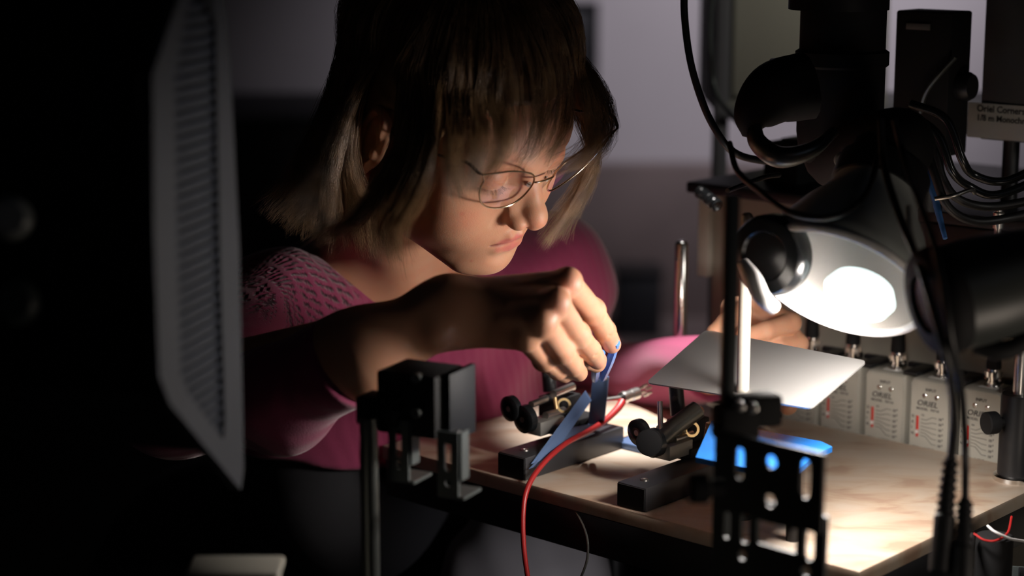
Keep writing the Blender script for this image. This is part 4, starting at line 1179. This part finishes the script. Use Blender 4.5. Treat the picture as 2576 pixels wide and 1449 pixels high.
# ribs: clipped to the inner outline
def clip_y(y):
    xs = []
    for i in range(len(inner)):
        (xa, ya), (xb, yb2) = inner[i], inner[(i+1) % len(inner)]
        if (ya-y)*(yb2-y) < 0: xs.append(xa+(xb-xa)*(y-ya)/(yb2-ya))
    return (min(xs), max(xs)) if len(xs) >= 2 else None
y = min(q[1] for q in inner)+.006
RIBM = mat('slate_plastic', (.020, .026, .042), .75, spec=.2)
while y < inner[0][1]:
    c_ = clip_y(y)
    if c_ and c_[1]-c_[0] > .008:
        w_ = c_[1]-c_[0]-.001; o_ = Mh @ Vector(((c_[0]+c_[1])/2, y, .0012))
        bm = bmesh.new(); box(bm, (0, 0, 0), (w_, .0030, .0024), bev=.0007, seg=1)
        bmesh.ops.transform(bm, matrix=Mh.to_3x3().to_4x4(), verts=bm.verts); bmesh.ops.translate(bm, vec=o_, verts=bm.verts)
        obj('rib', bm, RIBM, r)
    y += .0064
for px, py, rr_, mm in ((30, 550, .0115, GRYE), (40, 760, .0125, mat('dull_green_knob', (.05, .065, .06), .5))):
    bm = bmesh.new(); lathe(bm, P(px, py, 1.0), Vector((.15, -1, .2)), [(-.03, rr_*.7), (0, rr_), (.010, rr_*.95), (.013, rr_*.7), (.013, 0)], 28); obj('knob', bm, mm, r)
# storage box at the bottom left
q = P(575, 1440, 1.14)
thing_box('storage_box', 'cream lidded box cut by the bottom edge at the lower left', 'box', (q.x-.024, q.y-.0, .72), (q.x+.028, q.y+.03, q.z-.006), BEI, [('lid', (q.x-.026, q.y-.002, q.z-.006), (q.x+.030, q.y+.032, q.z), BEI)])

# ------------------------------------------------------------------ on and above the black shelf
zs = ZB+ZC+.010
def at_shelf(px, t):
    s_ = s_at(px, t, ZC+.01); return s_
def shelf_box(name, px0, px1, t0, t1, z0, z1, m, label, cat, parts=None):
    s0 = s_at(px0, t0, z0-ZB); s1 = s_at(px1, t0, z0-ZB)
    r = empty(name, B((s0+s1)/2, (t0+t1)/2, z0-ZB), label, cat)
    bm = bmesh.new(); box(bm, B((s0+s1)/2, (t0+t1)/2, (z0+z1)/2-ZB), (s1-s0, t1-t0, z1-z0), RB, bev=.002); obj('body', bm, m, r)
    return r, s0, s1
def zpx(py, px, t, z=None):
    """height at which the vertical line through (s, t) seen at column px crosses image row py"""
    s_ = s_at(px, t, ZC); v = B(s_, t, 0)-CAM
    lo, hi = -.5, .9
    for _ in range(50):
        mi = (lo+hi)/2; w_ = v+Vector((0, 0, mi)); y_ = 724.5-FPX*w_.dot(UP)/w_.dot(FW)
        if y_ > py: lo = mi
        else: hi = mi
    return ZB+lo
r, s0, s1 = shelf_box('relay_box', 1918, 2005, .36, .44, zs, zpx(360, 1960, .36), BLKM, 'small black box on the shelf left of the lamp collar', 'box')
bm = bmesh.new(); box(bm, B((s0+s1)/2, .40, zpx(360, 1960, .36)-ZB+.001), (.02, .05, .003), RB, bev=.0005); obj('lid', bm, BLK, r)
# monochromator with its paper label, on four feet
zt1 = zpx(348, 2500, .37); 
r, s0, s1 = shelf_box('monochromator', 2462, 2860, .37, .52, zt1-.002, zt1+.17, mat('grey_hammer', (.085, .085, .088), .5, bump=.2, bscale=500), 'grey instrument with a printed white label at the upper right edge', 'instrument')
for s_, t_ in ((s0+.02, .39), (s1-.02, .39), (s0+.02, .49), (s1-.02, .49)):
    bm = bmesh.new(); cyl(bm, B(s_, t_, zs-ZB), B(s_, t_, zt1-ZB), .007); obj('foot', bm, BLK, r)
sl0 = s_at(2432, .368, zt1-ZB); zl0 = zpx(348, 2500, .368)-ZB-.001; zl1 = zpx(258, 2440, .368)-ZB
bm = bmesh.new(); box(bm, B(sl0+.075, .3685, (zl0+zl1)/2), (.150, .001, zl1-zl0), RB); lb = obj('label', bm, mat('label_stock', (.50, .50, .47), .6), r)
Ml = Matrix.Translation(B(0, .3676, 0)) @ RB @ Matrix.Rotation(math.pi/2, 4, 'X')
bm = bmesh.new(); hl_ = zl1-zl0
add_text(bm, 'Oriel Cornerstone', hl_*.27, Ml @ Matrix.Translation((sl0+.0085, zl0+hl_*.76, 0)), bold=.0001, sx=.95)
add_text(bm, '1/8 m Monochromator', hl_*.25, Ml @ Matrix.Translation((sl0+.0085, zl0+hl_*.50, 0)), bold=.0001, sx=.95)
obj('lettering', bm, INK, lb, smooth=False)
bm = bmesh.new(); box(bm, B(s_at(2415, .38, zt1-ZB), .382, zl0+.006), (.010, .02, .012), RB, bev=.001); obj('side_tab', bm, mat('pale_blue_plastic', (.16, .20, .30), .5), r)
# black motor unit
zt2 = zpx(380, 2340, .33)
r, s0, s1 = shelf_box('motor_unit', 2240, 2378, .30, .335, zt2, zpx(30, 2340, .30), BLKM, 'black motor unit with a side knob above the shelf, left of the labelled instrument', 'motor')
sm_ = (s0+s1)/2
bm = bmesh.new(); box(bm, B(s0+.022, .2985, zpx(68, 2315, .30)-ZB), (.022, .001, .005), RB, bev=.0002); obj('name_strip', bm, mat('dull_strip', (.12, .12, .12), .5), r)
bm = bmesh.new(); lathe(bm, B(s1, .318, zpx(222, 2440, .31)-ZB), BA, [(0, 0), (0, .011), (.008, .012), (.012, .010), (.012, 0)], 24); obj('side_knob', bm, BLK, r)
bm = bmesh.new(); cyl(bm, B(sm_, .318, zs-ZB), B(sm_, .318, zt2-ZB), .013); obj('stem', bm, BLK, r)
bm = bmesh.new(); tube(bm, [B(s0+.028, .297, zt2-ZB+.035), B(s0+.036, .294, zt2-ZB+.055), B(s0+.058, .297, zt2-ZB+.082)], .002, n=8); obj('cable_clip', bm, DSTL, r)
# spring
bm = bmesh.new(); a = P(1758, 480, 1.70); b = P(1808, 520, 1.66); d = (b-a); L_ = d.length; d.normalize(); u_ = d.orthogonal().normalized(); v_ = d.cross(u_)
tube(bm, [a+d*L_*t/72+(u_*math.cos(t*.7)+v_*math.sin(t*.7))*.0048 for t in range(73)], .0013, n=6, smooth_n=0)
o = obj('coil_spring', bm, BLKG); tag(o, 'black coil spring hanging at the left corner of the shelf', 'spring')
# equipment rack far behind with a beige controller
rp = P(1813, 250, 2.15)
r = empty('equipment_rack', (rp.x+.06, rp.y, 0), 'dark grey upright rack behind the lamp column', 'rack')
for x in (rp.x, rp.x+.42):
    bm = bmesh.new(); box(bm, (x, rp.y, .95), (.0155, .03, 1.9), bev=.002); obj('upright', bm, mat('rack_grey', (.10, .10, .11), .5), r)
zc_ = 1.4-2.16*(.1977+.9803*(276-724.5)/FPX)
bm = bmesh.new(); box(bm, (rp.x+.21, rp.y+.10, zc_-.004), (.42, .24, .008), bev=.001); obj('shelf', bm, mat('rack_grey_b', (.10, .10, .11), .5), r)
bm = bmesh.new(); box(bm, (rp.x+.21, rp.y+.12, .01), (.46, .3, .02)); obj('base', bm, DARKW, r)
r = thing_box('controller', 'beige controller unit standing in the rack behind the lamp column', 'controller', (rp.x-.006, rp.y+.02, zc_), (rp.x+.19, rp.y+.2, zc_+.22), mat('beige_plastic', (.36, .35, .30), .5))
bm = bmesh.new(); box(bm, (rp.x+.09, rp.y+.018, zc_+.10), (.15, .004, .17), bev=.001); obj('front_panel', bm, mat('beige_panel', (.33, .32, .27), .5), r)

# ------------------------------------------------------------------ cables
def cable(name, pts, rad, m, label, n=10, radii=None, cat='cable', group=None):
    bm = bmesh.new(); tube(bm, [P(*q) for q in pts], rad, n=n, radii=radii)
    o = obj(name, bm, m); tag(o, label, cat, group); return o
cable('power_cable', [(1722, -60, 1.50), (1722, 40, 1.50), (1738, 160, 1.50), (1772, 270, 1.50), (1812, 345, 1.50), (1850, 385, 1.51), (1905, 402, 1.53), (1990, 410, 1.54)], .0030, RUB, 'thick black cable curving down left of the lamp column', radii=[.0030]*8)
cable('grey_cable', [(1800, -60, 1.95), (1788, 40, 1.95), (1788, 130, 1.95), (1800, 230, 1.95), (1850, 300, 1.8), (1910, 350, 1.7), (1960, 400, 1.62)], .0026, GAL, 'grey cable behind the thick black one at the rack upright')
cable('loop_cable', [(1835, 360, 1.36), (1855, 430, 1.33), (1910, 480, 1.29), (1980, 530, 1.265), (2060, 548, 1.26), (2130, 532, 1.265), (2180, 485, 1.28), (2205, 410, 1.33), (2212, 330, 1.38)], .0022, RUB, 'thin black cable hanging in a loop in front of the lamp neck')
cable('lead_cable', [(1830, 480, 1.46), (1870, 465, 1.48), (1925, 445, 1.50), (1960, 440, 1.52)], .0020, RUB, 'short black lead beside the small black box left of the lamp')
cable('drop_cable', [(2215, 300, 1.30), (2225, 420, 1.29), (2262, 540, 1.24), (2310, 660, 1.17), (2350, 790, 1.115), (2388, 930, 1.12), (2400, 1060, 1.17), (2392, 1160, 1.20)], .0026, RUB, 'black cable hanging across the lit lamp to the left strain relief')
cable('drop_cable', [(2250, 300, 1.28), (2275, 400, 1.27), (2310, 500, 1.18), (2345, 600, 1.12), (2372, 720, 1.10), (2392, 850, 1.105), (2418, 980, 1.14), (2428, 1120, 1.19), (2428, 1262, 1.19)], .0024, RUB, 'black cable hanging over the dark lamp head to the right strain relief')
cable('white_lead', [(2285, 520, 1.26), (2290, 580, 1.25), (2312, 660, 1.245), (2338, 740, 1.245), (2345, 790, 1.25)], .0021, mat('pale_lead', (.42, .41, .37), .5), 'pale lead hanging along the right edge of the lit reflector')
cable('blue_lead', [(2303, 330, 1.50), (2322, 400, 1.49), (2345, 470, 1.48), (2362, 540, 1.47), (2378, 600, 1.46)], .0024, mat('blue_insulation', (.05, .16, .42), .5), 'blue lead among the black cables at the right', radii=[.0022, .0030, .0032, .0026, .0018])
for k, (px, y0_, y1_, d_) in enumerate(((2392, 1150, 1440, 1.20), (2428, 1255, 1500, 1.19))):
    a = P(px, y0_, d_); b = P(px-(28 if k == 0 else 8), y1_, d_-.02)
    r = empty('strain_relief', b, ['black ribbed strain relief on the left hanging cable at the board corner', 'black ribbed strain relief on the right hanging cable near the board corner'][k], 'connector', 'strain reliefs on the hanging cables')
    dd = (b-a); L_ = dd.length; dd.normalize()
    bm = bmesh.new(); lathe(bm, a, dd, [(0, 0), (0, .0034), (L_*.5, .0050), (L_*.52, .0068), (L_, .0068), (L_, 0)], 20); obj('boot', bm, RUB, r)
    for i in range(7):
        bm = bmesh.new(); lathe(bm, a+dd*L_*(.06+.07*i), dd, [(-.0015, .0030), (-.001, .0050+.0002*i), (.001, .0050+.0002*i), (.0015, .0030)], 20); obj('rib', bm, RUB, r)
# bundle at the upper right
for k, pts in enumerate(([(2300, 300, 1.46), (2350, 380, 1.45), (2372, 450, 1.45), (2410, 500, 1.45), (2490, 520, 1.46), (2620, 500, 1.46)],
                         [(2280, 280, 1.48), (2360, 340, 1.47), (2395, 430, 1.47), (2440, 470, 1.48), (2510, 490, 1.48), (2640, 440, 1.48)],
                         [(2320, 330, 1.44), (2352, 440, 1.43), (2385, 520, 1.43), (2450, 556, 1.44), (2540, 548, 1.45), (2640, 520, 1.45)],
                         [(2290, 260, 1.5), (2380, 300, 1.49), (2420, 400, 1.49), (2450, 440, 1.5), (2530, 455, 1.5), (2650, 400, 1.5)])):
    cable('equipment_cable', pts, .0034, BLKG if k % 2 else RUB, ['black equipment cable third from the top of the bundle at the right', 'second black equipment cable from the top of the bundle at the right', 'lowest black equipment cable of the bundle, sagging below the tie', 'topmost black equipment cable of the bundle under the labelled instrument'][k], group='black equipment cables at the right')
cable('cable_tie', [(2352, 500, 1.425), (2400, 492, 1.42), (2440, 478, 1.425), (2452, 486, 1.43)], .0016, STL, 'grey tie around the bundled equipment cables', cat='tie')
q = P(2512, 548, 1.50)
bm = bmesh.new(); lathe(bm, q, (0, 0, 1), [(-.008, 0), (-.008, .0045), (.004, .0045), (.005, .003), (.010, .003), (.010, 0)], 20); cyl(bm, q-Vector((0, 0, .05)), q-Vector((0, 0, .008)), .003)
o = obj('terminal_post', bm, STL); tag(o, 'small metal terminal post under the equipment cables at the right edge', 'terminal')
bm = bmesh.new(); s0 = s_at(2290, .30, .12)
box(bm, B(s0+.17, .325, .128), (.34, .030, .05), RB, bev=.002); o = obj('rail_beam', bm, BLKM); tag(o, 'black beam along the cabinet front above the preamplifier boxes', 'beam')

# ------------------------------------------------------------------ under the board at the right
q = P(2500, 1400, 1.40)
r = empty('wire_conduit', (q.x, q.y, .72), 'black capped tube under the right end of the board', 'tube')
bm = bmesh.new(); lathe(bm, (q.x, q.y, .72), (0, 0, 1), [(0, 0), (0, .0125), (.15, .0125), (.15, 0)], 28); obj('tube', bm, BLKG, r)
zc2 = 1.4-1.40*(.1977+.9803*(1345-724.5)/FPX)
bm = bmesh.new(); lathe(bm, (q.x, q.y, .86), (0, 0, 1), [(0, .0125), (.002, .0135), (zc2-.86, .0135), (zc2-.859, .010), (zc2-.859, 0)], 28); obj('cap', bm, BLKM, r)
q = P(2552, 1390, 1.44)
r = empty('perforated_rail', (q.x, q.y, .72), 'grey perforated upright under the right end of the board', 'rail')
Mr = Matrix.Translation((q.x, q.y, .72)) @ Matrix.Rotation(math.radians(-10), 4, 'Z') @ Matrix.Rotation(math.pi/2, 4, 'X')
bm = bmesh.new(); prism(bm, rect(-.020, 0, .014, .19), Mr, .002, [circ(-.008, h_, .0032, 12) for h_ in np.arange(.012, .17, .0145)]); obj('plate', bm, GAL, r, smooth=False)
bm = bmesh.new(); box(bm, (q.x+.006, q.y-.008, .815), (.008, .012, .19), Matrix.Rotation(math.radians(-10), 4, 'Z'), bev=.001); obj('flange', bm, BLK, r)
cable('signal_wire', [(2450, 1342, 1.385), (2475, 1358, 1.38), (2505, 1360, 1.38), (2535, 1340, 1.39), (2545, 1300, 1.41)], .0009, REDW, 'thin red wire looping over the capped tube under the board', n=8, cat='wire')
cable('signal_wire', [(2484, 1322, 1.385), (2500, 1336, 1.38), (2520, 1346, 1.38), (2545, 1356, 1.385), (2580, 1362, 1.40)], .0010, WHW, 'thin white wire beside the red one under the board', n=8, cat='wire')
cable('ground_lead', [(2446, 1345, 1.39), (2440, 1390, 1.38), (2425, 1430, 1.37), (2420, 1480, 1.37)], .0028, RUB, 'black lead hanging from the board corner under the strain reliefs')

# grey cloth bag behind the hanging red wire, under the board
def bag_sdf(p):
    d = ell(p, W(1335, 1440, 1.72), (.062, .055, .075))
    d = smin(d, ell(p, W(1310, 1560, 1.72), (.080, .065, .10)), .03)
    d = smin(d, cap(p, W(1300, 1330, 1.72), W(1320, 1420, 1.72), .022, .05), .03)
    d = smax(d, p[:, 2]-.882, .004)
    return d+.0015*np.sin(p[:, 0]*140+p[:, 2]*60)
V, F = mesh_sdf(bag_sdf, W(1330, 1470, 1.72)-np.array([.13, .11, .24]), W(1330, 1470, 1.72)+np.array([.13, .11, .12]), .005)
o = arr_obj('cloth_bag', V, F, mat('grey_canvas', (.20, .19, .20), .95, bump=.3, bscale=700)); tag(o, 'grey cloth bag hanging under the board behind the red wire', 'bag')
# ------------------------------------------------------------------ the person
person = empty('person', (-.30, 1.95, 0), 'woman with wavy brown bob in a magenta knit sweater bending over the board', 'person')
V, F, c = build_body()
o = arr_obj('body', V, F, M_SKIN, person); add_colors(o.data, c)
# sweater
def knit_mat():
    m = mat('magenta_knit', (.33, .045, .125), .85, spec=.2)
    nt = m.node_tree; b = nt.nodes['Principled BSDF']; tc = nt.nodes.new('ShaderNodeTexCoord')
    at = nt.nodes.new('ShaderNodeVertexColor'); at.layer_name = 'pigment'
    sep = nt.nodes.new('ShaderNodeSeparateColor'); nt.links.new(at.outputs['Color'], sep.inputs[0])
    # fine knit grain
    n = nt.nodes.new('ShaderNodeTexNoise'); n.inputs['Scale'].default_value = 900; nt.links.new(tc.outputs['Object'], n.inputs['Vector'])
    ad = nt.nodes.new('ShaderNodeMath'); ad.operation = 'MULTIPLY_ADD'; ad.inputs[1].default_value = .15
    nt.links.new(n.outputs['Fac'], ad.inputs[0]); nt.links.new(sep.outputs[0], ad.inputs[2])
    bp = nt.nodes.new('ShaderNodeBump'); bp.inputs['Strength'].default_value = 1.0; bp.inputs['Distance'].default_value = .0020
    nt.links.new(ad.outputs[0], bp.inputs['Height']); nt.links.new(bp.outputs['Normal'], b.inputs['Normal'])
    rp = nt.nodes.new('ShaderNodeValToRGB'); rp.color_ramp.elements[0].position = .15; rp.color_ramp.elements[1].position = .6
    rp.color_ramp.elements[0].color = (.035, .006, .015, 1); rp.color_ramp.elements[1].color = (.27, .038, .10, 1)  # low relief turns dark: shade inside the slits put into the colour
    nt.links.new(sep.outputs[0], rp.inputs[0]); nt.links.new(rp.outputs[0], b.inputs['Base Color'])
    b.inputs['Sheen Weight'].default_value = .3
    return m
A = np.array([ELR, SHR, SHL, PEL, ELL, W(1840, 830, 1.66)])
Vs, Fs = mesh_sdf(sweater_sdf, A.min(0)-.15, A.max(0)+.15, .0026)
# openwork: fans of thin slits between arched ribs on the shoulder, given as relief height per vertex
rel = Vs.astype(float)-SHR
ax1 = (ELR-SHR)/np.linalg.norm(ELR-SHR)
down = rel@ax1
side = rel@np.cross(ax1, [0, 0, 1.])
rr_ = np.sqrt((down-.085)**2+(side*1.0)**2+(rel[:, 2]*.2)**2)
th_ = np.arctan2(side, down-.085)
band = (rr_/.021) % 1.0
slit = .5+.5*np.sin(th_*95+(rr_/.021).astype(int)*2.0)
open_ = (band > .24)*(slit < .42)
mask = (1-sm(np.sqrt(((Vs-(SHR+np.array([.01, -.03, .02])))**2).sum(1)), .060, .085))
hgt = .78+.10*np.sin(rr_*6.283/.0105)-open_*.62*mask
oS = arr_obj('sweater', Vs, Fs, knit_mat(), person)
add_colors(oS.data, np.repeat(np.clip(hgt, 0, 1)[:, None], 3, 1))
# slit depth comes from dark colour and bump, no displacement
# trousers
def trou_sdf(p):
    hipR = PEL+np.array([-.09, -.07, -.04]); hipL = PEL+np.array([.07, .09, -.04])
    kR = W(1200, 1440, 1.86); kL = W(1450, 1450, 1.95)
    kR = kR+np.array([0, 0, -.045]); kL = kL+np.array([0, 0, -.045])
    d = smin(cap(p, PEL+np.array([0, 0, .03]), PEL+np.array([0, 0, -.05]), .135, .15), cap(p, hipR, kR, .095, .062), .05)
    d = smin(d, cap(p, hipL, kL, .095, .062), .03)
    up = smin(cap(p, CH+np.array([-.01, .01, -.02]), PEL, .098, .13), cap(p, W(800, 960, 1.73)+np.array([.0, .01, -.02]), W(880, 1240, 1.72), .072, .085), .05)
    d = smin(d, smax(up, p[:, 2]-.945, .01), .05)
    d = smin(d, chain(p, [kR, (kR[0]-.02, kR[1]+.03, .12)], [.060, .045], .02), .02)
    d = smin(d, chain(p, [kL, (kL[0]-.02, kL[1]+.04, .12)], [.060, .045], .02), .02)
    return d
V, F = mesh_sdf(trou_sdf, PEL+np.array([-.3, -.45, -.70]), PEL+np.array([.55, .35, .33]), .008)
arr_obj('trousers', V, F, TROU, person)
for kx in (W(1200, 1440, 1.86), W(1450, 1450, 1.95)):
    def shoe(p, k=kx):
        d = smin(ell(p, (k[0]-.005, k[1]+.01, .045), (.045, .075, .045)), ell(p, (k[0]+.045, k[1]-.05, .032), (.048, .07, .032)), .04)
        return smax(d, -(p[:, 2]-.002), .004)
    V, F = mesh_sdf(shoe, kx*[1, 1, 0]+np.array([-.1, -.2, -.02]), kx*[1, 1, 0]+np.array([.16, .15, .14]), .008)
    arr_obj('shoe', V, F, BLKM, person)
# hair
def hair_mat(c1, c2):
    m = mat('brown_hair', c1, .36, spec=.45)
    nt = m.node_tree; b = nt.nodes['Principled BSDF']
    n = nt.nodes.new('ShaderNodeTexNoise'); n.inputs['Scale'].default_value = 60
    tc = nt.nodes.new('ShaderNodeTexCoord'); nt.links.new(tc.outputs['Object'], n.inputs['Vector'])
    rp = nt.nodes.new('ShaderNodeValToRGB'); rp.color_ramp.elements[0].position = .35; rp.color_ramp.elements[1].position = .65
    rp.color_ramp.elements[0].color = (*c1, 1); rp.color_ramp.elements[1].color = (*c2, 1)
    nt.links.new(n.outputs['Fac'], rp.inputs[0]); nt.links.new(rp.outputs[0], b.inputs['Base Color'])
    return m
HM = hair_mat((.19, .108, .052), (.38, .235, .12))
G = hair_guides()
V, F = strands(G, 17, .016, wave=.24)
hc, cf = mesh_sdf(haircap_sdf, (-9, -12, -9), (9, 11, 14.5), .25)
VV = np.vstack([H2W(V), H2W(hc)]); FF = np.vstack([F, cf+len(V)])
o = arr_obj('hair', VV, FF, HM, person); o['kind'] = 'stuff'
# brows and lashes
BROWM = hair_mat((.06, .035, .02), (.09, .055, .03)); LASHM = hair_mat((.02, .012, .008), (.03, .02, .012))
for sx in (1, -1):
    gb = []
    for i in range(70):
        t = i/69; b0 = np.array([1.1+3.2*t, 8.77-2.0*t**1.7, 3.62+.75*math.sin(math.pi*min(1, .15+t*.75))])+nr.randn(3)*[.1, .03, .13]
        d_ = np.array([.75, -.25*(1+t), .35-.7*t])
        p3 = np.array([b0, b0+d_*.35+[0, .05, 0], b0+d_*.75]); p3[:, 0] *= sx; gb.append((p3, .05))
    V, F = strands(gb, 2, .014, seg=4, wave=.02); o = arr_obj('eyebrow', H2W(V), F, BROWM, person); o['kind'] = 'stuff'
    gl = []
    for i in range(40):
        a_ = -1.05+2.15*i/39
        b0 = np.array([3.15+1.46*math.sin(a_), 6.87+1.46*math.cos(a_), 1.57-.10*math.cos(a_)])
        d_ = np.array([math.sin(a_)*.9, math.cos(a_)*.9, -.45])
        p3 = np.array([b0, b0+d_*.28, b0+d_*.52+[0, 0, .10]]); p3[:, 0] *= sx; gl.append((p3, .03))
    V, F = strands(gl, 2, .012, seg=4, wave=.02); o = arr_obj('eyelashes', H2W(V), F, LASHM, person); o['kind'] = 'stuff'
bm = bmesh.new(); q = Vector(H2W([(7.75, -.55, -2.3)])[0]); lathe(bm, q, Vector(HR[0]), [(-.001, 0), (-.001, .0016), (.001, .0018), (.002, .0012), (.0024, 0)], 14); obj('earring', bm, CHR, person)

# ------------------------------------------------------------------ glasses (head frame)
gr = empty('eyeglasses', H2W([(0, 9.6, 1.6)])[0], 'thin gold-rimmed glasses worn low on the nose', 'glasses')
gn = np.array([.10, 1.0, -.18]); gp = np.array([3.2, 9.25, 1.0])
def onlens(px, py):
    o_ = W2H(np.array(CAM)); q = W2H(np.array(P(px, py, 1.4)))
    d_ = q-o_; t = ((gp-o_)@gn)/(d_@gn); return o_+d_*t
lens_px = [(1214, 440), (1245, 436), (1285, 431), (1320, 433), (1340, 439), (1343, 455), (1330, 478), (1305, 503), (1275, 519), (1240, 523), (1214, 514), (1206, 492), (1210, 468), (1217, 455)]
LP = spline([onlens(*q) for q in lens_px]+[onlens(*lens_px[0])], 5)[:-1]
GOLD = mat('gold_frame', (.55, .42, .28), .22, metal=1)
GLS = bpy.data.materials.new('lens_glass'); GLS.use_nodes = True
gb_ = GLS.node_tree.nodes['Principled BSDF']; gb_.inputs['Base Color'].default_value = (1, 1, 1, 1); gb_.inputs['Transmission Weight'].default_value = 1; gb_.inputs['Roughness'].default_value = 0; gb_.inputs['IOR'].default_value = 1.0
gb_.inputs['Alpha'].default_value = 1
GLS.node_tree.nodes.remove(gb_)
nt = GLS.node_tree; tr = nt.nodes.new('ShaderNodeBsdfTransparent'); gl_ = nt.nodes.new('ShaderNodeBsdfGlossy'); gl_.inputs['Color'].default_value = (.55, .42, .65, 1); gl_.inputs['Roughness'].default_value = .03
mxs = nt.nodes.new('ShaderNodeMixShader')
mxs.inputs[0].default_value = .12; nt.links.new(tr.outputs[0], mxs.inputs[1]); nt.links.new(gl_.outputs[0], mxs.inputs[2]); nt.links.new(mxs.outputs[0], nt.nodes['Material Output'].inputs['Surface'])
for sx in (1, -1):
    Q = LP.copy(); Q[:, 0] *= sx
    bm = bmesh.new(); ring = [Vector(x) for x in H2W(Q)]; ring.append(ring[0].copy())
    tube(bm, ring, .00075, n=8, smooth_n=0); obj('rim', bm, GOLD, gr)
    cN = np.array(gn); cN = cN*[sx, 1, 1]; cN /= np.linalg.norm(cN)
    bm = bmesh.new(); c_ = Q.mean(0)+cN*.18
    rings = []
    for f_, h_ in ((1, 0), (.66, .10), (.33, .16)):
        rings.append([bm.verts.new(H2W([c_+(x-c_+cN*.18)*f_-cN*.18*(1-0)*0-cN*(.18*(1-h_/.18))])[0]) for x in Q])
    cv = bm.verts.new(H2W([c_])[0])
    N_ = len(Q)
    for A_, B_ in zip(rings, rings[1:]):
        for i in range(N_): bm.faces.new((A_[i], A_[(i+1) % N_], B_[(i+1) % N_], B_[i]))
    for i in range(N_): bm.faces.new((rings[-1][i], rings[-1][(i+1) % N_], cv))
    obj('lens', bm, GLS, gr)
    out_ = Q[np.argmax(Q[:, 0]*sx*1.0+Q[:, 2]*.6)]
    e_ = np.array([(7.35 if sx > 0 else 6.9)*sx, 1.0, 2.5]); h0 = out_+np.array([.30*sx, -.25, .15])
    bm = bmesh.new(); tube(bm, [Vector(x) for x in H2W([out_, h0, h0+np.array([.25*sx, -1.2, .15]), (h0+e_)/2+np.array([.15*sx*(sx > 0), 0, .0]), e_, e_+np.array([0, -1.8, -.3])])], .0009, n=8, radii=[.0007, .0012, .0013, .0011, .001, .001]); obj('temple', bm, BLKG if False else mat('brown_acetate', (.03, .018, .012), .25), gr)
    inn = Q[np.argmin(Q[:, 0]*sx-Q[:, 2]*.05)]
    bm = bmesh.new(); pq = inn+np.array([-.15*sx, -.35, -.35]); tube(bm, [Vector(x) for x in H2W([inn+np.array([0, 0, -.1]), pq])], .0004, n=6, smooth_n=2)
    lathe(bm, Vector(H2W([pq])[0]), Vector((np.array([-.8*sx, -.4, 0]))@HR), [(-.0006, 0), (-.0006, .0022), (.0006, .0022), (.0006, 0)], 14); obj('nose_pad', bm, mat('clear_pad', (.6, .55, .5), .2), gr)
i_ = np.argmin(LP[:, 0]-.25*LP[:, 2]); b_ = LP[i_]
bm = bmesh.new(); tube(bm, [Vector(x) for x in H2W([b_, b_*[.55, 1, 1]+[0, .22, .10], b_*[-.55, 1, 1]+[0, .22, .10], b_*[-1, 1, 1]])], .0008, n=8); obj('bridge', bm, GOLD, gr)

# stool under her
r = empty('stool', (PEL[0], PEL[1], 0), 'dark round stool under the woman, hidden in the shadow', 'stool')
bm = bmesh.new(); lathe(bm, (PEL[0], PEL[1], .40), (0, 0, 1), [(0, 0), (0, .15), (.01, .17), (.045, .17), (.055, .15), (.055, 0)], 36); obj('seat', bm, BLKM, r)
bm = bmesh.new(); cyl(bm, (PEL[0], PEL[1], .04), (PEL[0], PEL[1], .41), .025); obj('column', bm, DSTL, r)
bm = bmesh.new(); lathe(bm, (PEL[0], PEL[1], 0), (0, 0, 1), [(0, 0), (0, .24), (.02, .23), (.05, .03), (.05, 0)], 36); obj('base', bm, BLK, r)
